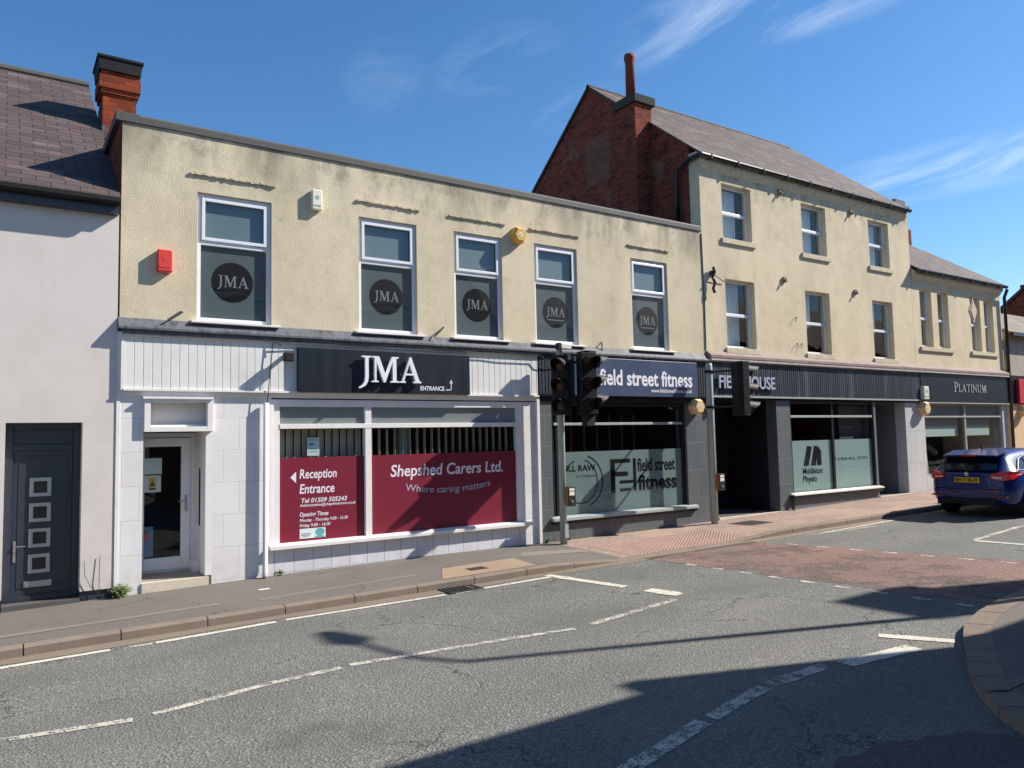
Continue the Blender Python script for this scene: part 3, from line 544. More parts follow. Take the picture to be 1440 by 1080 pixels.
def upvc_window(parent, a, b, z0, z1, tr, y=.05):
    f = frame(a, b, z0, z1, y, y + .07, .06, .05); f.box(a + .06, b - .06, y, y + .07, tr - .03, tr + .03); w_ = f.build('window', m_upvc, parent, bevel=.006)
    frame(a + .065, b - .065, tr + .035, z1 - .065, y - .022, y + .0, .05).build('opening_light', m_upvc, w_, bevel=.006)
    mb = MB(); mb.pane(a + .06, b - .06, y + .03, z0 + .05, tr - .03); mb.pane(a + .1, b - .1, y + .012, tr + .07, z1 - .1); mb.build('pane', m_glass, w_); return w_
for i, (a, b) in enumerate(WIN):
    w_ = upvc_window(B2, a, b, 1.83, 3.745, 3.0)
    MB().prism([(.05, 1.83), (-.11, 1.805), (-.11, 1.775), (.05, 1.775)], a - .09, b + .11, 'x').build('sill', m_white, w_, bevel=.005)
    c_ = box('frosted_film', m_frost_up, w_, a + .06, b - .06, .095, .097, 1.88, 2.97); box('upper_film', m_frost_upper, w_, a + .1, b - .1, .105, .107, 3.03, 3.7)
    cx = [2.94, 5.47, 7.27, 9.07, 11.53][i]; cz = 2.45; rr = .305
    dd = disc('emblem', m_decal, w_, cx, .094, cz, rr)
    serif('JMA', 'emblem_lettering', cx - .225, cx + .235, cz - .12, cz + .1, .0915, m_decal_g, w_)
    if i >= 3: box('emblem_underline', m_decal_g, w_, cx - .2, cx + .2, .0895, .0915, cz - .16, cz - .145)
    box('room_backing', m_dark, w_, a + .0, b - .0, .25, .299, 1.82, 3.74)
# fascia and shop front structure
box('lintel', m_dark, B2, 1.6, X1 - .1, .001, .5, .68, 1.7)
def boards(x0, x1, z0, z1, y, pitch, grooved=.012):
    mb = MB(); x = x0
    while x < x1 - .005:
        e = min(x + pitch, x1); mb.prism([(x + .001, y + .03), (x + .001, y), (e - grooved - .006, y), (e - grooved, y + grooved), (e, y + grooved), (e, y + .03)], z0, z1, 'z'); x = e
    return mb
boards(1.47, 3.88, .80, 1.54, -.05, .118, .006).build('white_fascia', m_wboard, B2)
boards(3.88, 8.51, .80, 1.54, -.05, .118, .006).build('white_fascia', m_wboard, B2)
mb = MB(); mb.box(1.43, 8.52, -.10, -.02, 1.56, 1.629); mb.build('dark_moulding', m_lead, B2)
mb = MB(); mb.box(1.45, 8.5, -.08, -.019, 1.54, 1.56); mb.box(1.45, 8.51, -.08, -.019, .775, .805); mb.box(1.42, 1.47, -.055, .0, .775, 1.6); mb.build('fascia_trim', m_white, B2)
mb = MB(); mb.box(1.40, 1.72, 0, .3, -2.5, .70); mb.box(2.64, 3.5, 0, .3, -2.5, .70); mb.build('white_pilaster', m_wtile, B2)
box('white_end_pier', m_wtile, B2, 8.16, 8.47, 0.002, .3, -2.5, .70)
box('head_beam', m_white, B2, 1.42, 8.47, -.02, .3, .70, .774)
mb = MB(); mb.box(1.376, 1.42, -.012, .02, -2.4, 1.6); mb.build('corner_strip', m_white, B2); mb = MB(); mb.box(8.472, 8.53, -.05, .02, -2.4, .76); mb.build('corner_strip', m_white, B2)
box('stall_riser', m_wstall, B2, 3.5, 8.16, .0, .3, -2.5, -1.6)
# window 1
sw = frame(3.5, 8.16, -1.6, .70, .004, .12, .13, .08); sw.box(5.03, 5.14, .0, .12, -1.53, .57); sw.box(3.63, 8.03, -.006, .12, .225, .30); sw = sw.build('shop_window', m_white, B2, bevel=.004)
MB().prism([(.04, -1.52), (-.1, -1.545), (-.1, -1.6), (.04, -1.6)], 3.46, 8.3, 'x').build('sill', m_white, sw, bevel=.004)
mb = MB(); mb.pane(3.63, 5.03, .062, -1.53, .225); mb.pane(5.14, 8.03, .062, -1.53, .225); mb.pane(3.63, 5.03, .05, .3, .57); mb.pane(5.14, 8.03, .05, .3, .57); mb.build('pane', m_glass, sw)
mb = MB(); mb.box(3.63, 5.03, .055, .057, .3, .57); mb.box(5.14, 8.03, .055, .057, .3, .57); mb.build('upper_panels', m_greyblind, sw)
bf1 = box('burgundy_film', m_burg, sw, 3.63, 5.03, .056, .058, -1.53, -.225); bf2 = box('burgundy_film', m_burg, sw, 5.14, 8.03, .056, .058, -1.53, -.225)
Y = .0545
text('Reception', 'window_lettering', 3.955, 4.56, -.60, -.41, Y, m_vinyl, bf1, shear=.12, bold=.018)
text('Entrance', 'window_lettering', 3.955, 4.52, -.79, -.64, Y, m_vinyl, bf1, shear=.12, bold=.018)
text('Tel 01509 505243', 'window_lettering', 3.98, 4.73, -.935, -.86, Y, m_vinyl, bf1, shear=.2, bold=.02)
text('Administration@shepshedcarers.co.uk', 'window_lettering', 3.955, 4.88, -1.005, -.945, Y, m_vinyl, bf1, shear=.2, bold=.015)
text('Opening Times', 'window_lettering', 3.955, 4.42, -1.165, -1.075, Y, m_vinyl, bf1, shear=.2, bold=.02)
text('Monday - Thursday 9.00 - 16.30', 'window_lettering', 3.955, 4.74, -1.24, -1.175, Y, m_vinyl, bf1, shear=.2, bold=.015)
text('Friday 9.00 - 16.00', 'window_lettering', 3.955, 4.45, -1.32, -1.255, Y, m_vinyl, bf1, shear=.2, bold=.015)
MB().prism([(3.81, -.53), (3.90, -.44), (3.90, -.62)], Y - .002, Y).build('arrow', m_vinyl, bf1)
st = box('sticker', m_paper, bf1, 3.955, 4.37, Y - .002, Y, -1.56 + .08, -1.33); mb = MB(); mb.prism([(4.28 + .075 * math.cos(k * .52), -1.395 + .06 * math.sin(k * .52)) for k in range(12)], Y - .004, Y - .003); mb.box(4.2, 4.35, Y - .004, Y - .003, -1.475, -1.455); mb.build('sticker_print', m_teal, st)
mb = MB(); mb.box(3.98, 4.13, Y - .004, Y - .003, -1.41, -1.403); mb.box(3.98, 4.13, Y - .004, Y - .003, -1.435, -1.427); mb.box(3.98, 4.1, Y - .004, Y - .003, -1.455, -1.449); mb.build('sticker_print', m_burg, st)
text('Shepshed Carers Ltd.', 'window_lettering', 5.5, 7.74, -.66, -.395, Y, m_vinyl, bf2, shear=.12, bold=.016)
text('Where caring matters', 'window_lettering', 5.78, 7.46, -.945, -.79, Y, m_decal_g if 0 else m_gletter, bf2, shear=.12, arc=.07)
blind = empty('vertical_blind', (4.33, .2, -.2), 'beige vertical slat blind behind the reception window', 'blind')
mb = MB(); 
for i in range(11): a = 3.66 + i * .127; mb.add([(a, .2, -1.5), (a + .12, .235, -1.5), (a + .12, .235, .22), (a, .2, .22)], [(0, 1, 2, 3)])
mb.build('slats', m_beige, blind, recalc=False); box('head_rail', m_whitep, blind, 3.65, 5.02, .19, .24, .225, .25)
blind = empty('vertical_blind', (6.6, .2, -.2), 'dark open vertical slat blind above the large burgundy window film', 'blind')
mb = MB()
for i in range(20): a = 5.22 + i * .142; mb.box(a, a + .008, .17, .25, -1.5, .22)
mb.build('slats', m_beige, blind); box('head_rail', m_whitep, blind, 5.15, 8.02, .16, .26, .225, .25)
box('room_pier', m_frost2, B2, 5.78, 5.93, .28, .4, -1.9, .68)
pp = box('notice', m_paper, None, 4.11, 4.31, .15, .152, -.235 + .03, .085); tag(pp, 'pale blue paper notice stuck inside the reception window', 'notice')
mb = MB(); mb.box(4.14, 4.28, .148, .1495, .04, .055); mb.box(4.14, 4.22, .148, .1495, -.04, 0); mb.box(4.14, 4.27, .148, .1495, -.1, -.09); mb.box(4.14, 4.27, .148, .1495, -.14, -.13); mb.build('notice_print', m_teal, None).parent = pp
# interiors
mb = MB(); mb.box(3.4, 13.0, 2.6, 2.7, -2.4, .8); mb.box(3.3, 3.4, .3, 2.7, -2.4, .8); mb.box(8.5, 8.6, .3, 2.7, -2.4, .8); mb.box(13.0, 13.1, .3, 2.7, -2.4, .8); mb.box(3.4, 13, .3, 2.6, -2.0, -1.95); mb.box(3.4, 13, .3, 2.6, .68, .75); mb.build('interior', m_dark, B2)
# entrance porch
mb = MB(); mb.box(1.6, 1.72, .3, 1.1, -2.4, .68); mb.box(2.66, 2.78, .3, 1.1, -2.4, .68); mb.box(1.72, 2.66, .05, .6, .22, .30); mb.build('porch_wall', m_white, B2)
mb = MB(); mb.box(1.76, 2.62, .16, .17, .22, .70); mb.build('porch_panel', m_white, B2)
mb = frame(1.72, 2.64, .2, .70, -.06, .05, .08, .07); mb.build('porch_box_frame', m_white, B2, bevel=.004)
box('porch_head', m_white, B2, 1.7, 2.64, -.09, -.02, .665, .70 - .002)
mb = MB(); mb.box(1.72, 2.66, .02, .9, -2.3, -1.885); mb.build('porch_floor', m_floor, B2); box('step', m_step, B2, 1.72, 2.6, -.02, .05, -2.3, -1.883)
mb = MB(); mb.box(2.55, 2.64, .0, .3, -1.87, .2); mb.box(2.585, 2.66, .3, .88, -1.87, .2); mb.build('porch_cladding', m_white, B2)
mb = MB(); mb.box(2.5, 2.585, .5, .9, -1.884, -1.72); mb.build('skirting_box', m_white, B2, bevel=.004)
box('side_slot_glass', m_dark, B2, 2.575, 2.584, .5, .56, -1.2, -.35)
dr = frame(1.66, 2.584, -1.885, .2, .86, .93, .075, .03).build('door_frame', m_upvc, B2, bevel=.004)
dl = frame(1.735, 2.509, -1.85, .12, .84, .9, .13, .18).build('shop_door', m_upvc, B2, bevel=.005)
MB().pane(1.84, 2.40, .865, -1.68, .02).build('pane', m_glass, dl)
mb = MB(); mb.box(2.43, 2.46, .82, .84, -1.0, -.75); mb.tube([(2.445, .82, -.84), (2.445, .79, -.84), (2.33, .79, -.84)], .01, 8); mb.build('handle', m_steel, dl)
box('hall_wall', m_dark, B2, 1.6, 2.7, 1.6, 1.7, -2.4, .8)
q = tag(box('notice', m_paper, None, 1.865, 2.11, .88, .882, -.42, -.18), 'upper plain white notice inside the white shop door glass', 'notice')
q = tag(box('warning_notice', m_paper, None, 1.86, 2.1, .88, .882, -.69, -.44), 'white notice with yellow black warning triangle sign inside the shop door', 'notice')
ys = box('yellow_panel', m_yellow, q, 1.93, 2.03, .877, .879, -.66, -.47); WL[ys.name] = Vector((0, 0, 0))
mb = MB(); mb.prism([(1.94, -.6), (2.02, -.6), (1.98, -.51)], .874, .876); mb.box(1.935, 2.025, .874, .876, -.655, -.625); mb.build('triangle_mark', m_black, ys)
q = tag(box('fair_poster', plain('poster_blue', srgb(90, 130, 160), .6, .2, d=.4, ds=14), None, 1.70 + .1, 2.0, .88, .882, -1.65, -1.2), 'colourful blue and orange fair poster low inside the shop door', 'poster')
text('FAIR', 'poster_lettering', 1.81, 1.97, -1.40, -1.32, .878, m_redp, q, bold=.03); text('VILLAGE', 'poster_lettering', 1.81, 1.93, -1.30, -1.255, .878, m_orange, q, bold=.03)
# fitness half
boards(8.53, 13.16, .84, 1.6, -.06, .075, .014).build('dark_fascia', m_rib, B2)
mb = MB(); mb.box(8.53, 13.16, -.11, -.03, 1.6, 1.629); mb.build('dark_moulding', m_lead, B2)
mb = MB(); mb.box(8.53, 13.16, -.08, -.031, .80, .84); mb.build('dark_fascia_trim', m_black, B2)
mb = MB(); mb.box(8.54, 8.84, .0, .3, -2.5, .70); mb.box(12.5, 13.16, .0, .3, -2.5, .70); mb.box(8.84, 12.5, .0, .3, -2.5, -1.58); mb.build('grey_tiled_pier', m_gtile, B2)
box('dark_head_beam', m_black, B2, 8.54, 13.16, -.03, .3, .70, .8)
fw_ = frame(8.84, 12.5, -1.58, .70, .06, .14, .08, .07); fw_.box(8.97, 9.03, .06, .14, -1.51, .62); fw_ = fw_.build('shop_window', m_darkframe, B2, bevel=.004)
box('transom', m_galv, fw_, 8.92, 12.42, .04, .1, .235, .285, bevel=.004)
MB().prism([(.06, -1.5), (-.09, -1.53), (-.09, -1.585), (.06, -1.585)], 8.78, 12.72, 'x').build('sill', m_galv, fw_, bevel=.004)
mb = MB(); mb.box(8.78, 12.7, -.06, .0, -1.64, -1.586); mb.build('sill_apron', m_black, fw_)
mb = MB(); mb.pane(8.92, 12.42, .09, -1.51, .62); mb.build('pane', m_glass, fw_)
ff = box('frosted_film', m_frost, fw_, 8.92, 12.42, .104, .106, -1.51, -.285)
Y = .1025
arcring('ring', m_decal, ff, 9.6, -.87, .44, .025, -250, 75, Y); arcring('ring', m_decal, ff, 9.66, -.87, .52, .03, -75, 75, Y)
text('DILL RAW', 'window_lettering', 9.12, 9.98, -.665, -.545, Y, m_decal, ff, bold=.015); text('FITNESS', 'window_lettering', 9.52, 9.98, -.79, -.75, Y, m_decal, ff, space=1.6)
mb = MB()
for a in ((10.38, 10.5, -1.14, -.46), (10.5, 10.92, -.54, -.46), (10.5, 10.85, -.81, -.72), (10.62, 10.92, -1.12, -1.06), (11.0, 11.08, -1.12, -.46), (10.62, 11.0, -.96, -.9)): mb.box(a[0] , a[1], Y - .002, Y, a[2], a[3])
mb.build('emblem', m_decal, ff)
text('field street', 'window_lettering', 11.12, 12.22, -.74, -.46, Y, m_decal, ff, bold=.02); text('fitness', 'window_lettering', 11.12, 12.25, -1.13, -.80, Y, m_decal, ff, bold=.035)
mb = MB(); 
for i in range(9): x = 9.3 + i * .37; mb.box(x, x + .02, 1.4, 1.45, -1.9, .5)
mb.build('gym_rail', m_galv, B2)
# downpipe, cables, brackets
dp = tag(MB().tube([(3.40, -.07, .62), (3.39, -.07, -1.85), (3.36, -.14, -1.97)], .038, 12).build('downpipe', m_white, None, smooth=True), 'white plastic downpipe on the white tiled shop pier', 'downpipe')
tag(MB().tube([(3.62, -.14, 1.5), (3.5, -.1, 1.55), (3.47, -.1, 1.3), (3.44, -.1, .95), (3.41, -.1, .62)], .007, 6).build('cable', m_cabl), 'thin black cable dropping down the white boards beside the floodlight', 'cable')
pts = [(3.6 + i * .35, -.135 + .006 * math.sin(i * 2), 1.575 + .02 * math.sin(i * 1.3)) for i in range(15)]
tag(MB().tube(pts, .009, 6).build('cable', m_cabl), 'long black cable draped along the top of the white fascia', 'cable')
pts = [(8.5, -.13, 1.56), (8.62, -.14, 1.48), (8.85, -.14, 1.45), (9.1, -.14, 1.5), (9.4, -.14, 1.58)]
tag(MB().tube(pts, .009, 6).build('cable', m_cabl), 'black cable looping over the dark boards behind the signals', 'cable')
BR = 'rusty bracket rods on the cream walls'
for x, z, dx, dz, l in ((2.2, 1.93, -.25, -.12, 'rusty rod bracket under the leftmost first floor window'), (6.5, 1.98, -.28, -.16, 'rusty rod bracket between the second and third first floor windows'), (10.12, 1.9, -.03, -.22, 'thin rusty rod above the traffic lights')):
    tag(MB().tube([(x + .02, .01, z), (x + dx * .1, -.05 - abs(dx) * .15, z - .01), (x + dx * .8, -.06 - abs(dx) * .2, z + dz * 1.2)], .013, 8).build('bracket', m_iron, None), l, 'bracket', BR)

# ================================================================ signs on this block
sg = empty('shop_sign', (5.4, -.1, 1.14), 'long dark navy sign board with raised white letters JMA', 'sign')
box('panel', m_navy, sg, 3.88, 6.96, -.135, -.04, .79, 1.49, bevel=.006)
serif('JMA', 'raised_lettering', 4.84, 5.96, .86, 1.40, -.165, m_letter, sg, depth=.05, gap=.03)
mb = MB(); 
for x in (5.1, 5.35, 5.6, 5.85): mb.box(x, x + .02, -.17, -.135, 1.1, 1.12)
mb.build('spacer', m_steel, sg)
text('ENTRANCE', 'entrance_lettering', 5.98, 6.44, .85, .925, -.1365, m_letter, sg, bold=.02)
mb = MB(); mb.box(6.47, 6.57, -.139, -.1365, .86, .875); mb.box(6.57, 6.583, -.139, -.1365, .875, 1.0); mb.prism([(6.545, .98), (6.608, .98), (6.5765, 1.05)], -.139, -.1365); mb.build('arrow', m_letter, sg)
sg = empty('shop_sign', (11.1, -.1, 1.2), 'slate blue sign board reading field street fitness', 'sign')
box('panel', m_bluesign, sg, 9.35, 12.78, -.11, -.055, .815, 1.575, bevel=.004)
text('field street fitness', 'sign_lettering', 9.98, 12.62, 1.03, 1.36, -.1105, m_letter, sg, bold=.022)
text('www.fieldstreetfitness.co.uk', 'web_lettering', 11.38, 12.6, .905, .985, -.1105, m_letter, sg, bold=.012)
def hexbox(name, x, z, r, label, mat, y=0, d=.11, ry=None):
    e = empty(name, (x, y, z), label, 'alarm box', 'yellow hexagonal alarm boxes'); ry = ry or r
    P = [(x + r * math.cos(R(60 * k)), z + ry * math.sin(R(60 * k))) for k in range(6)]; p2 = [(x + .72 * (a - x), z + .72 * (b - z)) for a, b in P]
    mb = MB(); mb.add([(a, y, b) for a, b in P] + [(a, y - d * .6, b) for a, b in P] + [(a, y - d, b) for a, b in p2], [(i, (i + 1) % 6, 6 + (i + 1) % 6, 6 + i) for i in range(6)] + [(6 + i, 6 + (i + 1) % 6, 12 + (i + 1) % 6, 12 + i) for i in range(6)] + [tuple(range(12, 18))])
    mb.build('cover', mat, e); disc('badge', m_whitep, e, x, y - d - .001, z, .05, 20); disc('badge_centre', m_galv, e, x, y - d - .0035, z, .022, 16, .001); return e
hexbox('alarm_box', 8.12, 3.82, .17, 'bright yellow hexagonal alarm box high on the pebbledash between windows', m_yellow, d=.16)
hexbox('alarm_box', 12.76, .615, .19, 'pale yellow hexagonal alarm box beside the fitness shop window', m_paley, y=-.0, d=.2)
def boxy(name, x0, x1, y0, z0, z1, mat, label, cat, det=None):
    e = empty(name, ((x0 + x1) / 2, 0, z0), label, cat); box('housing', mat, e, x0, x1, y0, 0, z0, z1, bevel=.015)
    mb = MB(); mb.box(x0 + .03, x1 - .03, y0 - .004, y0 - .001, z0 + (z1 - z0) * .18, z0 + (z1 - z0) * .25); mb.build('base_slot', m_galv if det is None else det, e)
    disc('badge', m_galv if det is None else det, e, (x0 + x1) / 2, y0 - .001, z0 + (z1 - z0) * .62, (x1 - x0) * .2, 20); return e
boxy('alarm_box', 4.12, 4.29, -.09, 3.72, 4.05, m_whitep, 'white rectangular alarm box between first and second upstairs windows', 'alarm box')
boxy('alarm_box', 1.86, 2.06, -.1, 2.48, 2.8, m_redp, 'red alarm box at the left end of the pebbledash wall', 'alarm box', m_redp)
fl = empty('floodlight', (3.7, -.1, 1.35), 'small dark wall light left of the navy sign', 'wall light'); box('lamp_body', m_blackm, fl, 3.62, 3.76, -.3, -.16, 1.25, 1.38, bevel=.01); box('mounting_arm', m_blackm, fl, 3.66, 3.72, -.16, -.06, 1.33, 1.37)

# ================================================================ three-storey block
B3 = empty('townhouse_building', (17.6, 0, -1.83), 'cream three storey building with brick gable end and grey slate roof', 'building')
XA, XB = 13.22, 22.0
cols = [(13.95, 14.99), (16.95, 17.98), (19.94, 20.94)]
holes = [(a, b, 4.56, 5.86) for a, b in cols] + [(a, b, 1.99, 3.6) for a, b in cols]
wall(XA, XB, 1.86, 6.5, 0, .3, holes).build('wall', m_cream, B3)
zf = lambda y: 6.46 + .795 * y
mb = MB(); mb.prism([(.3, 4.0), (.3, zf(.3)), (3.78, zf(3.78)), (7.26, zf(.3)), (7.26, 4.0)], XA + .02, XA + .3, 'x'); mb.build('gable_wall', m_brick, B3)
mb = MB(); mb.box(XA + .04, XA + .3, .31, 7.26, -2.5, 4.0); mb.box(XB - .3, XB - .01, .3, 7.26, -2.5, 6.4); mb.box(XA + .3, XB - .3, 7.0, 7.26, -2.5, 6.4); mb.build('body_walls', m_brick, B3)
MB().prism([(.3, 6.4), (3.78, zf(3.78)), (7.26, 6.4)], XB - .3, XB - .01, 'x').build('far_gable', m_brick, B3)
rf = MB(); rf.prism([(-.16, zf(-.16)), (3.78, zf(3.78)), (7.8, zf(-.26)), (7.8, zf(-.26) + .06), (3.78, zf(3.78) + .08), (-.16, zf(-.16) + .05)], XA - .05, XB - .12, 'x'); roof3 = rf.build('roof', m_slate, B3)
MB().tube([(XA - .05, 3.78, zf(3.78) + .05), (XB - .12, 3.78, zf(3.78) + .05)], .06, 8).build('ridge_tiles', m_cowl, roof3)
mb = MB(); mb.prism([(0, 6.08), (-.045, 6.18), (-.075, 6.2), (-.075, 6.35), (0, 6.42)], XA + .01, XB - .14, 'x'); mb.build('cornice', m_cream_trim, B3)
def gutter(x0, x1, y, z, parent, brk=True):
    g = MB(); g.prism([(y - .055, z + .03), (y - .06, z), (y - .04, z - .045), (y, z - .06), (y + .04, z - .045), (y + .06, z), (y + .055, z + .03)], x0, x1, 'x'); o = g.build('gutter', m_black, parent)
    if brk:
        x = x0 + .3
        while x < x1: box('gutter_bracket', m_black, o, x, x + .04, y - .066, y + .09, z - .066, z + .032); x += .92
gutter(XA - .1, XB - .1, -.15, 6.35, B3)
# rough vertical render return and patches
mb = MB(); mb.tube([(13.21, -.012, 1.9), (13.225, -.012, 3.0), (13.2, -.012, 4.55)], .012, 6); mb.build('wall_joint', m_lead, B3)
mb = MB(); mb.tube([(XA - .08, .62, 4.4), (XA - .08, .62, 6.2), (XA - .1, .2, 6.33), (XA - .06, -.1, 6.36)], .05, 10); mb.build('drainpipe', m_black, B3, smooth=True)
box('bricked_up_opening', m_brickg, B3, XA + .014, XA + .021, OP[0], OP[1], OP[2], OP[3])
ch = box('chimney_breast', m_brick, B3, 12.72, XA + .05, 1.5, 2.2, 4.2, 8.1)
mb = MB(); mb.box(12.66, XA + .15, 1.44, 2.26, 8.1, 8.32); mb.build('chimney_cap', plain('dark_stone_cap', srgb(70, 68, 66), .9, .1, d=.3), ch, bevel=.02)
mb = MB(); mb.tube([(12.98, 1.9, 8.32), (12.98, 1.9, 9.3), (12.98, 1.9, 9.42), (12.98, 1.9, 9.52)], [.125, .115, .145, .13], 14); mb.build('chimney_pot', plain('terracotta', srgb(122, 60, 52), .8, .2, d=.3, ds=6), ch, smooth=True)
def sash(parent, a, b, z0, z1, curtain=0, seed=0):
    y = .13; f = frame(a, b, z0, z1, y, y + .07, .055, .06); tr = (z0 + z1) / 2 - .02; f.box(a + .055, b - .055, y - .02, y + .07, tr - .03, tr + .04); w_ = f.build('window', m_upvc, parent, bevel=.004)
    mb = MB(); mb.pane(a + .05, b - .05, y + .03, z0 + .05, z1 - .05); mb.build('pane', m_glass, w_)
    if curtain:
        rnd = random.Random(seed); mb = MB(); n = 40; wd = b - a; cut = .74 if curtain == 1 else .55
        for i in range(n):
            xa, xb = a + .02 + wd * i / n, a + .02 + wd * (i + 1) / n; ya = .30 + .02 * math.sin(i * 1.7); yb = .30 + .02 * math.sin((i + 1) * 1.7)
            if i / n > cut: continue
            zb = z0 + .02 + (0 if curtain == 1 else (z1 - z0) * .45 * abs(math.sin(i / n * 3)))
            mb.quad((xa, ya, zb), (xb, yb, zb), (xb, yb, z1 - .04), (xa, ya, z1 - .04))
        mb.build('curtain', m_curt, w_, smooth=True, recalc=False)
    box('room_backing', m_room, w_, a - .3, b + .3, .8, .82, z0 - .1, z1 + .1); return w_
for i, (a, b, c, d) in enumerate(holes):
    w_ = sash(B3, a, b, c, d, 1 if i in (0, 1, 2, 3) else 2, i)
    MB().box(a - .07, b + .1, -.045, .13, c - .13, c - .005).build('sill', m_cream_trim, w_, bevel=.008)
for k, (x, z) in enumerate(((16.1, 6.0 - .02), (19.12, 5.92), (16.12, 3.78), (19.15, 3.74))):
    l = ['rusty lamp bracket stub between upper left and middle top floor windows', 'rusty lamp bracket stub between upper middle and right top floor windows', 'rusty lamp bracket stub between left and middle lower sash windows', 'rusty lamp bracket stub between middle and right lower sash windows'][k]
    mb = MB(); mb.box(x - .06, x + .05, -.05, .01, z - .06, z + .06); mb.tube([(x, -.02, z), (x - .01, -.08, z - .02), (x - .03, -.09, z - .07)], .024, 8); tag(mb.build('bracket_stub', plain('rusty_paint', srgb(150, 132, 104), .8, .2, d=.6, ds=25), None), l, 'bracket', BR)
mb = MB(); mb.box(13.44, 13.52, -.07, 0, 3.62, 3.72); mb.tube([(13.48, -.08, 3.8), (13.5, -.1, 3.68), (13.44, -.08, 3.56), (13.5, -.1, 3.44), (13.44, -.09, 3.3), (13.48, -.1, 3.2)], .035, 8); mb.tube([(13.48, -.06, 3.6), (13.42, -.12, 3.5)], .02, 6); mb.tube([(13.5, -.08, 3.62), (13.9, -.03, 3.5)], .01, 6)
tag(mb.build('old_lamp_bracket', m_iron, None), 'rusty old lamp bracket with trailing wire left of the lower sash window', 'bracket')
for x, z, l in ((16.5, 2.85, 'small bent rusty hook above a pair of hooks on the cream wall'), (16.5, 2.2, 'left one of the pair of rusty hooks low on the cream wall'), (16.68, 2.2, 'right one of the pair of rusty hooks low on the cream wall')):
    tag(MB().tube([(x, 0, z), (x, -.05, z + .02), (x - .08, -.06, z - .1)], .008, 6).build('hook', m_iron, None), l, 'hook', 'rusty hooks on the cream wall')
# flashing, fascia
mb = MB(); mb.prism([(0.0, 1.89), (-.15, 1.78), (-.15, 1.72), (0.0, 1.72)], XA, 27.42, 'x'); mb.build('flashing', m_flashp, B3)
mb = MB(); mb.box(XA + .02, 27.4, -.14, -.03, 1.66, 1.719); mb.build('fascia_moulding', m_trimgrey, B3)
boards(13.3, 22.05, .87, 1.64, -.07, .082, .016).build('ribbed_fascia', m_rib, B3)
mb = MB(); mb.box(13.3, 22.05, -.09, -.041, .83, .872); mb.box(13.3, 22.05, -.085, -.041, 1.635, 1.66); mb.box(13.24, 13.3, -.09, 0, .5, 1.66); mb.build('fascia_trim', m_galv, B3)
box('fascia_back', m_dark, B3, 13.3, 22.05, -.035, .3, .79, 1.70)
mb = MB(); mb.box(13.24, 13.42, 0, .3, -2.4, .79); mb.build('grey_tiled_pier', m_gtile, B3); mb = MB(); mb.box(15.6, 16.12, 0, .3, -2.4, .79); mb.box(16.12, 19.72, -.02, .3, -2.4, -1.545); mb.build('grey_tiled_pier', m_gtile, B3)
wn = frame(16.12, 19.72, -1.5, .79, .03, .11, .07, .05); wn.box(17.84, 17.93, .03, .11, -1.45, .72); wn = wn.build('shop_window', m_darkframe, B3, bevel=.004)
box('transom', m_galv, wn, 16.15, 19.65, .01, .1, .37, .425, bevel=.004)
MB().prism([(.03, -1.46), (-.12, -1.49), (-.12, -1.52), (.03, -1.52)], 16.0, 19.85, 'x').build('sill', m_whitep, wn); box('sill_apron', m_black, wn, 16.0, 19.83, -.1, .03, -1.6, -1.521)
MB().pane(16.19, 19.65, .06, -1.45, .72).build('pane', m_glass, wn)
mb = MB(); mb.box(16.19, 17.84, .074, .076, -1.45, -.2); mb.box(17.93, 19.65, .074, .076, -1.45, -.2); ff = mb.build('frosted_film', m_frost2, wn); Y = .0725
mb = MB()
for p in ([(16.66, -.83), (16.86, -.83), (17.03, -.36), (16.83, -.33)], [(16.96, -.83), (17.16, -.83), (17.3, -.36), (17.12, -.33)], [(17.3, -.36), (17.4, -.47), (17.4, -.83), (17.21, -.83), (17.24, -.47)]): mb.prism(p, Y - .002, Y)
mb.build('emblem', m_decal, ff)
text('Middleton', 'window_lettering', 16.62, 17.42, -1.03, -.88, Y, m_decal, ff, bold=.01); text('Physio', 'window_lettering', 16.62, 17.17, -1.28, -1.07, Y, m_decal, ff, bold=.015)
text('TANNING BEDS', 'window_lettering', 17.98, 19.42, -.74, -.66, Y, m_decal, ff, space=1.7)
mb = MB(); mb.box(18.5, 19.6, .25, .27, -1.9, .7)
mb.build('inner_screen', m_room, B3)
tag(MB().tube([(15.98, -.06, -1.56), (15.98, -.06, -1.78), (15.96, -.12, -1.9)], .03, 8).build('sill_shadow_tube', m_black, None), 'short black tube standing in for the wedge shadow below the physio window sill', 'shadow stand-in')  # black tube shaped as the wedge of shadow beside the sill
# doorway recess 1, interior
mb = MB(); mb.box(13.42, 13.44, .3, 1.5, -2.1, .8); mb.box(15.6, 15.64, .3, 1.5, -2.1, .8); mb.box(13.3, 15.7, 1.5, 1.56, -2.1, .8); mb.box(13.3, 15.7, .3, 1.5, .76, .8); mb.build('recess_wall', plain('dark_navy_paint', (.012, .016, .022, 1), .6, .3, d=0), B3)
mb = MB(); mb.box(13.42, 15.6, .02, 1.5, -2.2, -1.875); mb.build('recess_floor', m_room, B3); box('step', m_step, B3, 13.42, 15.62, -.03, .04, -2.2, -1.86)
dd = frame(13.5, 14.7, -1.87, .5, 1.42, 1.48, .07).build('recess_door', m_darkframe, B3)
MB().pane(13.57, 14.63, 1.45, -1.8, .43).build('pane', m_glass, dd)
mb = MB(); mb.box(13.6, 13.95, 1.44, 1.448, -1.75, -1.55); mb.box(14.0, 14.5, 1.44, 1.448, -1.75, -1.55); mb.build('kick_plate', m_galv, dd)
for i, c_ in enumerate('PMU'): text(c_, 'door_lettering', 15.0, 15.12, -.30 - .26 * i, -.16 - .26 * i, 1.49, m_galv, B3, bold=.02)
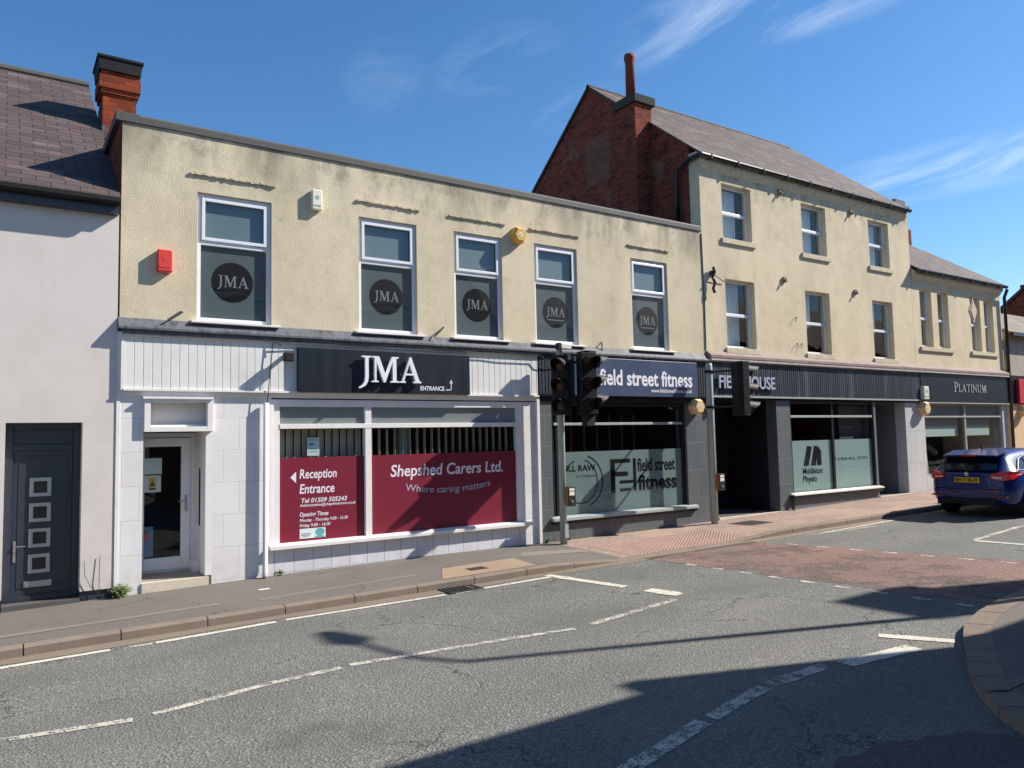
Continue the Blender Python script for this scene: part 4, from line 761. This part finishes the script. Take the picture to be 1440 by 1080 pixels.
for i, c_ in enumerate('TATTOO'): text(c_, 'door_lettering', 13.72, 13.82, -.05 - .16 * i, .05 - .16 * i, 1.41, m_galv, dd, bold=.02)
mb = MB(); mb.box(14.72, 14.78, 1.38, 1.41, -.75, -.45); mb.box(14.82, 14.88, 1.38, 1.41, -.75, -.45); mb.build('pull_handle', m_galv, B3)
# recess 2 and pale pier
mb = MB(); mb.box(19.72, 19.8, 0, 1.6, -2.1, .79); mb.box(21.28, 21.32, .3, 1.6, -2.1, .79); mb.box(19.72, 21.3, 1.6, 1.64, -2.1, .79); mb.box(19.72, 21.3, .3, 1.6, .76, .79); mb.build('recess_wall', plain('mid_grey_paint', srgb(112, 114, 118), .5, .3, d=.1), B3)
mb = MB(); mb.box(19.8, 21.28, .02, 1.6, -2.1, -1.76); mb.build('recess_floor', m_room, B3); box('step', m_step, B3, 19.8, 21.3, -.03, .04, -2.1, -1.75)
box('pale_tiled_pier', m_gtile2, B3, 21.285, 22.3, 0, .3, -2.4, .79)
box('room', m_dark, B3, 16.0, 19.7, 2.3, 2.35, -2.2, .8)
text('FIELDHOUSE', 'raised_lettering', 13.47, 15.43, 1.035, 1.33, -.105, m_gletter, tag(box('letter_rail', m_black, None, 13.46, 15.4, -.095, -.085, 1.15, 1.165), 'pale raised letters FIELDHOUSE on the dark ribbed fascia', 'sign lettering'), depth=.03, bold=.012)
ld = box('sign_arrow', m_dark, None, 0, .01, 0, .01, -50, -49.99); bpy.data.objects.remove(ld)

# ================================================================ two-storey end block
B4 = empty('end_shop_building', (24.7, 0, -1.72), 'cream two storey end building with four narrow slit windows', 'building')
hp = [(22.42, 23.08), (23.42, 24.05), (25.4, 26.02), (26.28, 26.88)]; holes = [(a, b, 2.44, 4.17) for a, b in hp]
wall(22.02, 27.42, 1.86, 4.72, 0.004, .3, holes).build('wall', m_cream, B4)
for i, (a, b, c, d) in enumerate(holes): sash(B4, a, b, c, d, 0)
mb = MB(); mb.box(22.3, 24.2, -.045, .004, 2.31, 2.43); mb.build('sill', m_cream_trim, B4, bevel=.008); mb = MB(); mb.box(25.28, 27.02, -.045, .004, 2.31, 2.43); mb.build('sill', m_cream_trim, B4, bevel=.008)
mb = MB(); mb.box(27.12, 27.42, .3, 7, -2.4, 4.65); mb.box(22.02, 27.12, 6.8, 7, -2.4, 4.65); mb.prism([(.3, 4.65), (3.4, 6.8), (6.9, 4.65)], 27.12, 27.42, 'x'); mb.build('side_wall', m_cream, B4)
zp = lambda y: 4.76 + .655 * y
MB().prism([(-.2, zp(-.2)), (3.4, zp(3.4)), (7.2, zp(-.24)), (7.2, zp(-.24) + .06), (3.4, zp(3.4) + .07), (-.2, zp(-.2) + .05)], 22.07, 27.5, 'x').build('roof', m_slate, B4)
mb = MB(); mb.prism([(0.01, 4.34), (-.08, 4.47), (-.12, 4.49), (-.12, 4.6), (0.01, 4.7)], 22.03, 27.4, 'x'); mb.build('cornice', m_cream_trim, B4); gutter(22.05, 27.5, -.19, 4.63, B4)
mb = MB(); mb.box(26.9, 27.8, 3.0, 3.6, 4.5, 7.35); mb.box(26.92, 27.5, 3.03, 3.57, 7.35, 8.05); c2 = mb.build('chimney', m_brick, B4)
mb = MB(); mb.box(26.7, 27.62, 2.9, 3.7, 8.05, 8.16); mb.box(26.85, 27.5, 3.0, 3.6, 8.16, 8.38); mb.build('chimney_cap', m_coping, c2)
tag(MB().tube([(27.48, -.22, 4.55), (27.5, -.1, 4.3), (27.5, -.08, -1.6)], .05, 10).build('drainpipe', m_black, None, smooth=True), 'tall black drainpipe at the right end of the cream buildings', 'drainpipe')
mb = MB(); mb.prism([(25.3, 3.72), (25.55, 3.32), (25.8, 3.72), (25.55, 4.12)], -.015, .0); mb.prism([(25.38, 3.72), (25.55, 3.42), (25.72, 3.72), (25.55, 4.02)], -.03, -.015); tag(mb.build('diamond_plaque', m_cream_trim, None), 'cream diamond shaped plaque between the pairs of slit windows', 'plaque')
box('dark_flat_fascia', m_navy, B4, 22.06, 27.4, -.08, .3, .80, 1.655)
box('moulding', m_trimgrey, B4, 22.06, 27.4, -.1, -.08, .775, .80)
mb = MB(); mb.box(27.06, 27.4, 0, .3, -2.3, .8); mb.build('pale_pier', m_gtile2, B4); box('stall_riser', m_gtile2, B4, 22.3, 27.06, 0.01, .3, -2.3, -1.35)
wn = frame(22.3, 27.06, -1.35, .79, .04, .11, .07); wn.box(24.68, 24.76, .04, .11, -1.3, .72); wn = wn.build('shop_window', m_galv, B4); box('transom', m_galv, wn, 22.37, 27.0, .02, .1, .36, .41)
MB().pane(22.37, 26.99, .07, -1.28, .72).build('pane', m_glass, wn)
bl = empty('roller_blind', (24.5, .2, -.2), 'pale roller blinds pulled partly down inside the end shop window', 'blind')
mb = MB(); mb.box(22.4, 24.5, .18, .185, -.2, .1); mb.box(24.85, 26.5, .18, .185, -.2, .1); mb.build('blind_cloth', plain('blind_cloth', srgb(176, 192, 184), .8, .1, d=.08), bl); mb = MB(); mb.box(22.4, 24.5, .16, .2, .1, .42); mb.box(24.85, 26.5, .16, .2, .1, .42); mb.build('blind_cassette', m_greyblind, bl)
mb = MB(); mb.box(22.4, 27.0, .13, .14, .42, .72); mb.build('upper_panels', m_greyblind, wn)
box('room', m_dark, B4, 22.3, 27.0, 1.9, 1.95, -2.2, .8)
fg = empty('display_chair', (23.0, .6, -1.7), 'pale framed salon furniture behind the end shop window', 'furniture'); mb = MB(); mb.tube([(22.8, .5, -1.4), (22.95, .5, -.55), (23.15, .5, -.5), (23.25, .5, -1.4)], .04, 8); mb.build('frame', m_whitep, fg); mb = MB(); mb.box(22.85, 23.2, .5, .9, -1.3, -1.1); mb.tube([(22.7, .4, -.45), (23.3, .5, -.5), (23.9, .6, -.7)], .09, 8); mb.build('seat', m_blackm, fg)
serif('PLATINUM', 'raised_lettering', 23.9, 25.9, 1.12, 1.42, -.085, m_galv, tag(box('letter_rail', m_navy, None, 23.95, 25.85, -.084, -.08, 1.2, 1.21), 'thin serif letters PLATINUM on the flat dark fascia', 'sign lettering'), depth=.01, gap=.06, small=.82)
hexbox('alarm_box', 22.15, .62, .22, 'cream hexagonal alarm box on the pale tiled pier by the end shop', m_paley, y=-.0, d=.2)
boxy('alarm_box', 22.05, 22.32, -.17, .88, 1.25, m_whitep, 'cream oblong box on the dark fascia above the hexagonal alarm', 'alarm box')

# ================================================================ neighbours further right
B5 = empty('red_sign_shop', (31, 0, -1.6), 'pale shop with tiled roof and red sign at the right edge', 'building')
mb = wall(27.75, 36, 1.75, 3.2, .06, .36, [(29.6, 31.2, 1.95, 3.0)]); mb.build('wall', plain('pale_render', srgb(176, 168, 154), .9, .1, d=.3, bump=.4), B5)
sash(B5, 29.6, 31.2, 1.95, 3.0, 0)
MB().prism([(-.1, 3.2), (2.4, 4.55), (4.8, 3.2), (4.8, 3.1), (2.4, 4.45), (-.1, 3.1)], 27.7, 36, 'x').build('roof', m_ctile, B5)
box('gutter', m_black, B5, 27.7, 36, -.22, -.1, 3.04, 3.16)
mb = MB(); mb.box(27.72, 28.6, .0, .3, -2, .8); mb.box(30.5, 36, .0, .3, -2, .8); mb.build('pier', plain('cream_pier', srgb(214, 186, 148), .8, .2, d=.15), B5)
box('shop_front', m_darkframe, B5, 28.6, 30.5, .1, .2, -2, .8); box('body', m_dark, B5, 27.75, 36, .37, 4.7, -2, 3.1)
box('lintel', m_black, B5, 27.72, 36, -.02, .3, .8, 1.74)
tag(box('red_sign_board', m_redsign, None, 28.1, 33, -.12, -.021, .82, 1.62, bevel=.006), 'plain red shop sign board at the right edge of the picture', 'sign')
hexbox('alarm_box', 28.35, .55, .2, 'cream hexagonal alarm box beneath the red sign', m_paley, y=-.0, d=.2)
B6 = empty('brick_gable_house', (40, 3, -1.5), 'red brick gable end rising behind the tiled shop roof at right', 'house')
MB().prism([(-1.5, -2), (-1.5, 2.6), (2.65, 5.9), (6.8, 2.6), (6.8, -2)], 36.1, 44, 'x').build('wall', m_brick, B6)
MB().prism([(-1.8, 2.4), (2.65, 5.93), (7.1, 2.4), (7.1, 2.55), (2.65, 6.08), (-1.8, 2.55)], 36.0, 44.1, 'x').build('roof', m_slate_l, B6)
mb = MB(); mb.box(36.3, 37, 2.3, 3, 5.5, 6.1); mb.build('chimney', m_brick, B6)

# ================================================================ traffic signals
def rot(mb, ang, org, s0=0):
    c, s = math.cos(ang), math.sin(ang); mb.v[s0:] = [(org[0] + x * c - y * s, org[1] + x * s + y * c, org[2] + z) for x, y, z in mb.v[s0:]]; return mb
def sig_head(parent, x, y, z, ang, H=1.1):
    # local: faces -Y; origin at the bottom centre of the housing
    O = (x, y, z); W = .17
    mb = MB(); mb.prism([(-W, .0), (-W + .02, -.02), (W - .02, -.02), (W, 0), (W, .16), (W - .06, .24), (-W + .06, .24), (-W, .16)], 0, H, 'z')
    for k in range(3): mb.box(-W - .006, W + .006, .02, .1, k * H / 3 + .01, k * H / 3 + .025)
    hd = rot(mb, ang, O).build('signal_head', m_blackm, parent, bevel=.008)
    for k, m in enumerate((m_lg, m_la, m_lr)):
        cz = H / 6 + k * H / 3
        mb = MB(); n = 24; r = .105; mb.add([(r * math.cos(2 * math.pi * i / n), -.024, cz + r * math.sin(2 * math.pi * i / n)) for i in range(n)] + [(0, -.05, cz)], [(i, (i + 1) % n, n) for i in range(n)]); rot(mb, ang, O).build('lens', m, hd, smooth=True)
        mb = MB(); n = 18; vs = []
        for i in range(n + 1):
            a = R(-50 + 280 * i / n); ln = .1 + .19 * max(0, math.sin(a) + .35)
            for rr, yy in ((.13, -.02), (.13, -.02 - ln), (.12, -.02 - ln), (.12, -.02)): vs.append((rr * math.cos(a), yy - 0, cz + rr * math.sin(a) - (0 if yy == -.02 else .03)))
        mb.add(vs, [(4 * i + j, 4 * i + (j + 1) % 4, 4 * i + 4 + (j + 1) % 4, 4 * i + 4 + j) for i in range(n) for j in range(4)]); rot(mb, ang, O).build('visor', m_blackm, hd, smooth=False)
    return hd
def lensm(n, c): 
    m = Mat(n, c, .25, .5); return m.m
m_lr, m_la, m_lg = lensm('red_lens', (.09, .010, .008, 1)), lensm('amber_lens', (.09, .022, .008, 1)), lensm('green_lens', (.010, .03, .022, 1))
def button_box(parent, x, y, z):
    b = box('push_button_box', m_blackm, parent, x - .02, x + .16, y - .16, y - .075, z, z + .36, bevel=.01)
    box('side_panel', m_orange, b, x - .024, x - .0205, y - .155, y - .08, z + .01, z + .35)
    mb = MB(); mb.box(x + .01, x + .13, y - .163, y - .161, z + .2, z + .27); mb.box(x + .01, x + .13, y - .163, y - .161, z + .285, z + .33); mb.build('instruction_plate', m_whitep, b); disc('button', m_steel, b, x + .07, y - .161, z + .09, .03, 16, .01)
T1 = empty('traffic_signal', (8.82, -.32, -1.95), 'grey pole with cluster of black traffic light heads in front of the shops', 'traffic light', 'pole mounted traffic signals')
MB().tube([(8.82, -.32, -2.0), (8.82, -.32, 1.62), (8.82, -.32, 1.66)], [.066, .066, .05], 20).build('pole', m_galv, T1, smooth=True)
MB().box(8.78, 8.8601, -.42, -.395, -1.85, -1.6).build('pole_door', m_galv, T1)
sig_head(T1, 8.60, -.62, .42, R(-52), 1.1)
sig_head(T1, 8.98, -.98, .42, R(-12), 1.12)
sig_head(T1, 9.26, -.72, .5, R(86), 1.1)
for z in (.62, 1.4): mb = MB(); mb.tube([(8.82, -.32, z), (8.7, -.5, z)], .02, 8); mb.tube([(8.82, -.32, z), (9.0, -.8, z)], .02, 8); mb.tube([(8.82, -.32, z), (9.05, -.6, z)], .02, 8); mb.build('bracket_arm', m_blackm, T1)
d_ = box('detector', m_whitep, T1, 8.74, 8.98, -.5, -.36, 1.66, 1.76, bevel=.01); box('detector_lens', m_blackm, d_, 8.7, 8.7399, -.49, -.37, 1.65, 1.77)
box('pedestrian_unit', m_blackm, T1, 8.93, 9.13, -.95, -.8, .2, .41, bevel=.01)
button_box(T1, 8.82, -.35, -1.27)
T2 = empty('traffic_signal', (12.86, -.38, -1.93), 'grey pole with a single black signal head seen from behind beside the dark doorway', 'traffic light', 'pole mounted traffic signals')
MB().tube([(12.86, -.38, -2.0), (12.86, -.38, 1.5), (12.86, -.38, 1.54)], [.075, .075, .06], 20).build('pole', m_galv, T2, smooth=True)
sig_head(T2, 13.1, -1.12, .38, R(78), 1.14)
for z in (.58, 1.35):
    mb = MB(); mb.tube([(12.86, -.38, z), (12.95, -.98, z)], .022, 8); mb.tube([(12.86, -.38, z - .02), (12.86, -.38, z + .04)], .1, 14); mb.build('bracket_arm', m_blackm, T2)
button_box(T2, 12.86, -.41, -1.2)

# ================================================================ car
m_blue = Mat('blue_car_paint', (.0005, .018, .125, 1), .3, .3); m_blue.b.inputs['Coat Weight'].default_value = .55; m_blue.b.inputs['Coat Roughness'].default_value = .04; m_blue = m_blue.m
m_tint = plain('tinted_glass', (.008, .009, .012, 1), .06, .7, d=0); m_tyre = plain('tyre_rubber', (.015, .015, .016, 1), .85, .2, d=0); m_redl = plain('tail_lens', srgb(206, 26, 30), .12, .7, d=0); m_chr = plain('chrome_trim', srgb(220, 222, 226), .15, .7, metal=1, d=0)
m_redd2 = plain('dark_red_reflector', srgb(110, 16, 20), .3, .5, d=0); m_alloy = plain('alloy', srgb(150, 152, 156), .3, .6, metal=.7, d=0); m_ypl = plain('yellow_plate', srgb(226, 178, 30), .5, .4, d=0)
CX, CY, CZ = 17.68, -3.3, KZ(18.6)
car = empty('parked_car', (20, CY, KZ(20)), 'dark blue five door hatchback on the road seen from behind', 'car')
def W(x, y, z): return (CX + x, CY + y, CZ + .0135 * 0 + z)
def lin(t, P):
    for (a, b), (c, d) in zip(P, P[1:]):
        if t <= c: return b + (d - b) * max(0, (t - a)) / (c - a)
    return P[-1][1]
belt = [(0, .93), (.25, .99), (1, .98), (3.0, .93), (3.6, .86), (4.3, .7)]
topz = [(0, .94), (.05, .97), (.42, 1.33), (.7, 1.41), (1.4, 1.465), (2.2, 1.45), (2.7, 1.36), (3.35, 1.0), (3.9, .9), (4.3, .72)]
hw = [(0, .70), (.12, .82), (.35, .89), (.9, .91), (3.4, .905), (4.0, .84), (4.3, .66)]
thw = [(0, .66), (.3, .62), (.7, .58), (1.6, .57), (2.5, .58), (3.2, .66), (3.9, .7), (4.3, .55)]
botz = [(0, .36), (.2, .25), (.6, .22), (3.7, .22), (4.3, .3)]
st = [0, .04, .1, .2, .3, .42, .55, .7, .9, 1.15, 1.4, 1.8, 2.2, 2.5, 2.75, 3.05, 3.35, 3.6, 3.9, 4.15, 4.3]
body = MB(); prof = []
for t_ in st:
    b, tp, h1, h2, bz = lin(t_, belt), lin(t_, topz), lin(t_, hw), lin(t_, thw), lin(t_, botz); tp = max(tp, b + .01); b = min(b, tp - .005)
    half = [(0, bz), (h1 * .6, bz), (h1 * .9, bz + .02), (h1 * .985, bz + .13), (h1, (bz + b) / 2), (h1 * .985, b - .09), (h1 * .95, b - .01), (h1 * .93 + (h2 - h1 * .93) * .06, b + (tp - b) * .05), (h2 + (h1 * .9 - h2) * .22, b + (tp - b) * .72), (h2 * .93, b + (tp - b) * .93), (h2 * .6, tp - .0), (0, tp + .012)]
    prof.append(half)
n = len(prof[0]); ring = []
for t_, half in zip(st, prof):
    for (y, z) in half: ring.append(W(t_, -y, z))
    for (y, z) in half[-2:0:-1]: ring.append(W(t_, y, z))
m_ = 2 * n - 2
fs = [(i * m_ + k, i * m_ + (k + 1) % m_, (i + 1) * m_ + (k + 1) % m_, (i + 1) * m_ + k) for i in range(len(st) - 1) for k in range(m_)] + [tuple(range(m_))[::-1], tuple((len(st) - 1) * m_ + k for k in range(m_))]
body.add(ring, fs); cb = body.build('body', m_blue, car, smooth=True); sm = cb.modifiers.new('sub', 'SUBSURF'); sm.levels = 2; sm.render_levels = 2
# wheels with dark arches
def wheel(x, side):
    y = side * .80; z0 = .325; mb = MB(); mb.tube([W(x, y - .11, z0), W(x, y - .1, z0), W(x, y + .1, z0), W(x, y + .11, z0)], [.29, .325, .325, .29], 32); wh = mb.build('wheel', m_tyre, car, smooth=False, bevel=.01)
    yo = y + side * .105; mb = MB(); mb.tube([W(x, yo - side * .03, z0), W(x, yo + side * .004, z0)], [.235, .235], 28); mb.build('hub_disc', m_blackm, wh)
    mb = MB(); yy = yo + side * .012
    for k in range(5):
        a = 2 * math.pi * k / 5; p = lambda r, t_: W(x + r * math.cos(a + t_), yy, z0 + r * math.sin(a + t_)); mb.quad(p(.03, -.9), p(.225, -.13), p(.225, .13), p(.03, .9))
    for k in range(28):
        a, b_ = 2 * math.pi * k / 28, 2 * math.pi * (k + 1) / 28; mb.quad(*[W(x + r * math.cos(q), yy, z0 + r * math.sin(q)) for r, q in ((.215, a), (.24, a), (.24, b_), (.215, b_))])
    mb.build('alloy_rim', m_alloy, wh, recalc=False)
    mb = MB(); ys = side * (.915); nn = 20; pts_ = []
    for k in range(nn + 1):
        a = math.pi * k / nn - .12 + .24 * k / nn * 0; pts_.append((x + .385 * math.cos(a), z0 + .02 + .385 * math.sin(a)))
    poly = pts_ + [(x - .385, z0 - .12), (x + .385, z0 - .12)]
    mb.prism([(CX + a, CZ + b_) for a, b_ in poly], CY + side * .66, CY + side * .917); mb.build('wheel_arch', m_blackm, car)
for x in (.86, 3.5):
    for s in (-1, 1): wheel(x, s)
def surf(t_, u, s, lift=.008):       # point on the greenhouse side at station t_, u 0..1 from belt to roof
    b, tp, h1, h2 = lin(t_, belt), lin(t_, topz), lin(t_, hw), lin(t_, thw); y0 = h1 * .93; y1 = h2 + (h1 * .9 - h2) * .22
    return W(t_, s * (y0 + (y1 - y0) * u + lift + .006), b + (tp - b) * (.06 + .7 * u))
for s in (-1, 1):
    for (a, b_, ka) in ((.52, .92, .3), (.98, 1.85, 1), (1.92, 2.72, 1)):
        mb = MB(); N = 8; vs = []
        for i in range(N + 1):
            t_ = a + (b_ - a) * i / N; hi = 1.0 if ka == 1 else .25 + .75 * i / N
            if a > 1.9: hi = 1 - .55 * (i / N) ** 2
            vs += [surf(t_, .06, s, .012), surf(t_, .06 + .9 * hi, s, .012)]
        mb.add(vs, [(2 * i, 2 * i + 2, 2 * i + 3, 2 * i + 1) for i in range(N)]); mb.build('side_window', m_tint, car, recalc=False)
    mb = MB(); P = [surf(.42, .05, s, .02), surf(.52, .3, s, .02), surf(.8, .8, s, .02), surf(1.2, .99, s, .02), surf(2.0, 1.0, s, .02), surf(2.6, .6, s, .02)]; mb.tube(P, .009, 6); mb.tube([surf(.42, .05, s, .02), surf(1.2, .02, s, .02), surf(2.7, .02, s, .02)], .009, 6); mb.build('window_trim', m_chr, car)
    # tail lamps wrap round the corner
    lt = [(0, .60), (.0, .86)]; mb = MB()
    A = [W(-.018, s * .50, .93), W(-.02, s * .47, .865), W(-.01, s * .56, .82), W(.02, s * .74, .80), W(.13, s * .87, .83), W(.36, s * .925, .92), W(.46, s * .925, .965), W(.3, s * .9, .99), W(.12, s * .82, 1.0), W(.015, s * .70, .985)]
    B_ = [(x + .08, y - s * .05, z) for x, y, z in A]; k = len(A)
    cen = W(.05, s * .80, .91); mb.add(A + [cen], [(i, (i + 1) % k, k) for i in range(k)]); mb.add(A + B_, [(i, (i + 1) % k, k + (i + 1) % k, k + i) for i in range(k)]); tl = mb.build('tail_light', m_redl, car, smooth=False)
    mb = MB(); mb.add([W(-.022, s * .52, .885), W(-.024, s * .5, .86), W(-.005, s * .70, .84), W(-.008, s * .70, .87)], [(0, 1, 2, 3)]); mb.build('reverse_lens', m_whitep, tl, recalc=False)
    mb = MB(); mb.box(CX + .0 - .012, CX + .05, CY + s * .62 - .16, CY + s * .62 + .16, CZ + .44, CZ + .475); mb.build('reflector', m_redd2, car)
    mb = MB(); mb.tube([W(2.6, s * .93, .98), W(2.6, s * 1.0, 1.0), W(2.52, s * 1.02, 1.03)], [.03, .06, .07], 8); mb.build('wing_mirror', m_blue, car, smooth=True)
mb = MB(); mb.add([W(.035, -.60, 1.0), W(.035, .60, 1.0), W(.36, .54, 1.315), W(.36, -.54, 1.315), W(.02, 0, .985), W(.35, 0, 1.33)], [(0, 4, 5, 3), (4, 1, 2, 5)])
mb.v = [(x - .03, y, z + .025) for x, y, z in mb.v]; mb.build('rear_window', m_tint, car, recalc=False)
mb = MB(); mb.add([W(.12, -.56, 1.33), W(.1, 0, 1.345), W(.12, .56, 1.33), W(.7, .6, 1.43), W(.7, 0, 1.46), W(.7, -.6, 1.43), W(.14, -.56, 1.29), W(.12, 0, 1.305), W(.14, .56, 1.29)], [(0, 1, 4, 5), (1, 2, 3, 4), (0, 6, 7, 1), (1, 7, 8, 2), (6, 5, 4, 7), (7, 4, 3, 8), (0, 5, 6), (2, 8, 3)]); sp_ = mb.build('roof_spoiler', m_blue, car, bevel=.006)
mb = MB(); mb.box(CX + .09, CX + .11, CY - .15, CY + .15, CZ + 1.31, CZ + 1.335); mb.build('brake_light', m_redl, sp_)
mb = MB(); mb.box(CX + .26, CX + .275, CY - .02, CY + .02, CZ + 1.36, CZ + 1.37); mb.tube([W(.75, 0, 1.45), W(.72, 0, 1.52), W(.66, 0, 1.6)], [.02, .012, .005], 8); mb.build('aerial', m_blackm, car)
pl = box('number_plate', m_ypl, car, CX - .034, CX - .02, CY - .26, CY + .26, CZ + .745, CZ + .857)
o = text('EF17 EUY', 'plate_lettering', 0, .48, .0, .075, 0, m_black, None, bold=.03, depth=.004)
for v in o.data.vertices: x, y, z = v.co; v.co = (CX - .036 + y, CY + .24 - x, CZ + .765 + z)
o.parent = pl; off = wloc(pl)
for v in o.data.vertices: v.co -= off
WL[o.name] = off
mb = MB(); mb.box(CX - .03, CX + .1, CY - .55, CY + .55, CZ + .28, CZ + .40); mb.box(CX - .022, CX + .05, CY - .7, CY + .7, CZ + .60, CZ + .615); mb.build('bumper_insert', m_blackm, car, bevel=.01)
disc_ = MB(); disc_.tube([W(-.03, 0, .93), W(-.015, 0, .93)], .045, 20); disc_.build('badge', m_chr, car)
mb = MB(); mb.tube([W(.0, 0, .99), W(.02, -.2, 1.02), W(.04, -.3, 1.03)], .01, 6); mb.build('wiper', m_blackm, car)

# ================================================================ plants
def weed(x, y, z, n, r, label, seed=1):
    rnd = random.Random(seed); mb = MB(); e = empty('weed', (x, y, z), label, 'weed', 'weeds at the foot of the walls')
    sm_ = MB()
    for i in range(n):
        a = rnd.uniform(0, 6.28); l = r * rnd.uniform(.4, 1.1); el = rnd.uniform(.5, 1.45); d = Vector((math.cos(a) * math.cos(el), math.sin(a) * math.cos(el) - .1, math.sin(el))); tip = Vector((x, y, z)) + d * l
        if tip.y > y + .02: tip.y = y + .02
        if i % 5 == 0: sm_.tube([(x, y, z), tuple(tip)], [.004, .002], 5)
        for k in range(5):
            p = Vector((x, y, z)).lerp(tip, rnd.uniform(.35, 1)) + Vector([rnd.uniform(-.02, .02) for _ in range(3)]); u = Vector([rnd.uniform(-1, 1) for _ in range(3)]).normalized() * .014 * rnd.uniform(.7, 2); v = u.orthogonal().normalized() * .007 * rnd.uniform(.7, 1.8); mb.quad(p - u, p - v, p + u, p + v)
    mb.build('leaves', m_weed, e, recalc=False); sm_.build('stems', m_weed, e)
weed(1.44, -.07, -2.04, 150, .19, 'leafy green weed at the foot of the wall between white house and shop', 1)
weed(9.05, -.1, -1.96, 40, .16, 'small weed beside the foot of the left traffic signal', 3); weed(8.62, -.06, -1.96, 24, .1, 'tiny weed tuft below the grey tiled pier', 4)
weed(3.62, -.05, -1.98, 14, .07, 'tiny weed at the foot of the white downpipe', 5)
tw = MB(); tw.tube([(1.2, -.02, -2.05), (1.2, -.03, -1.75), (1.205, -.02, -1.45)], .004, 5); tw.tube([(1.2, -.02, -1.95), (1.1, -.03, -1.85), (1.03, -.03, -1.7), (1.02, -.02, -1.5)], .004, 5); tag(tw.build('dry_stalk', m_iron, None), 'two thin dry stalks against the white rendered wall', 'dry weed')

# ================================================================ behind the camera: what casts the foreground shade
B7 = empty('corner_house', (9, -14, -2), 'brick corner house on the near side of the road outside the view', 'house')
hx0, hx1, hy0, hy1, ht = 4.9, 13.2, -17.5, -10.17, 4.25
box('wall', m_brick, B7, hx0, hx1, hy0, hy1, -2.4, ht)
hm = (hy0 + hy1) / 2
MB().prism([(hy1 + .1, ht - .02), (hm, ht + 2.2), (hy0 - .1, ht - .02), (hy0 - .1, ht + .1), (hm, ht + 2.35), (hy1 + .1, ht + .05)], hx0 - .1, hx1 - .2, 'x').build('roof', m_slate_l, B7)
MB().prism([(hy1, ht), (hm, ht + 2.2), (hy0, ht)], hx0 + .01, hx1 - .01, 'x').build('gable', m_brick, B7)
box('eaves_box', m_white, B7, hx0 - .1, hx1 - 1.2, hy1, hy1 + .18, ht - .2, ht - .03)
box('end_parapet', m_brick, B7, 13.0, 13.201, -10.9, -10.169, -2.4, 5.19)
for i in range(3):
    a = hx0 + 1 + i * 2.5; f = frame(a, a + 1.1, 1.6, 3.2, hy1 - .02, hy1 + .03, .08).build('window', m_upvc, B7); box('pane', m_tint, f, a + .08, a + 1.02, hy1 + .001, hy1 + .01, 1.68, 3.12)
B8 = empty('added_shade_terrace', (45, -14, -2), 'long brick terrace added outside the view to cast shade and block bright sky', 'building')
box('wall', m_brick, B8, 15.2, 78, -18, -11, -2.4, 4.1)  # unseen terrace, lengthened to keep low bright sky out of shop window reflections
MB().prism([(-10.95, 4.1), (-14.5, 6.8), (-18.2, 4.15), (-18.2, 4.3), (-14.5, 6.95), (-10.95, 4.2)], 15.1, 78.1, 'x').build('roof', m_slate_l, B8)
mb = MB(); mb.box(21.0, 21.9, -12.1, -11.2, 4.2, 8.2); mb.box(20.85, 22.05, -12.25, -11.05, 8.2, 8.5); mb.build('chimney', m_brick2, B8)
LP = empty('street_lamp', (14.5, -9.6, -2), 'tall grey street lamp on the near side outside the view', 'street lamp')
MB().tube([(14.5, -9.6, -2.0), (14.5, -9.6, -1.0), (14.5, -9.6, 7.0), (14.4, -9.2, 7.2), (14.3, -8.3, 7.3)], [.1, .08, .055, .045, .04], 12).build('pole', m_galv, LP, smooth=True)
MB().tube([(14.32, -8.5, 7.3), (14.3, -8.3, 7.3), (14.2, -7.75, 7.28)], [.05, .16, .08], 12).build('lamp_head', m_galv, LP, smooth=True)
B9 = empty('opposite_terrace', (-9, -16, -2.2), 'row of low brick houses on the near side behind the viewpoint', 'building')
box('wall', m_brick, B9, -22, -4.5, -21, -14.5, -2.7, 2.8); MB().prism([(-14.3, 2.8), (-17.7, 5.4), (-21.2, 2.8), (-21.2, 2.95), (-17.7, 5.55), (-14.3, 2.95)], -22.1, -4.4, 'x').build('roof', m_slate_l, B9)
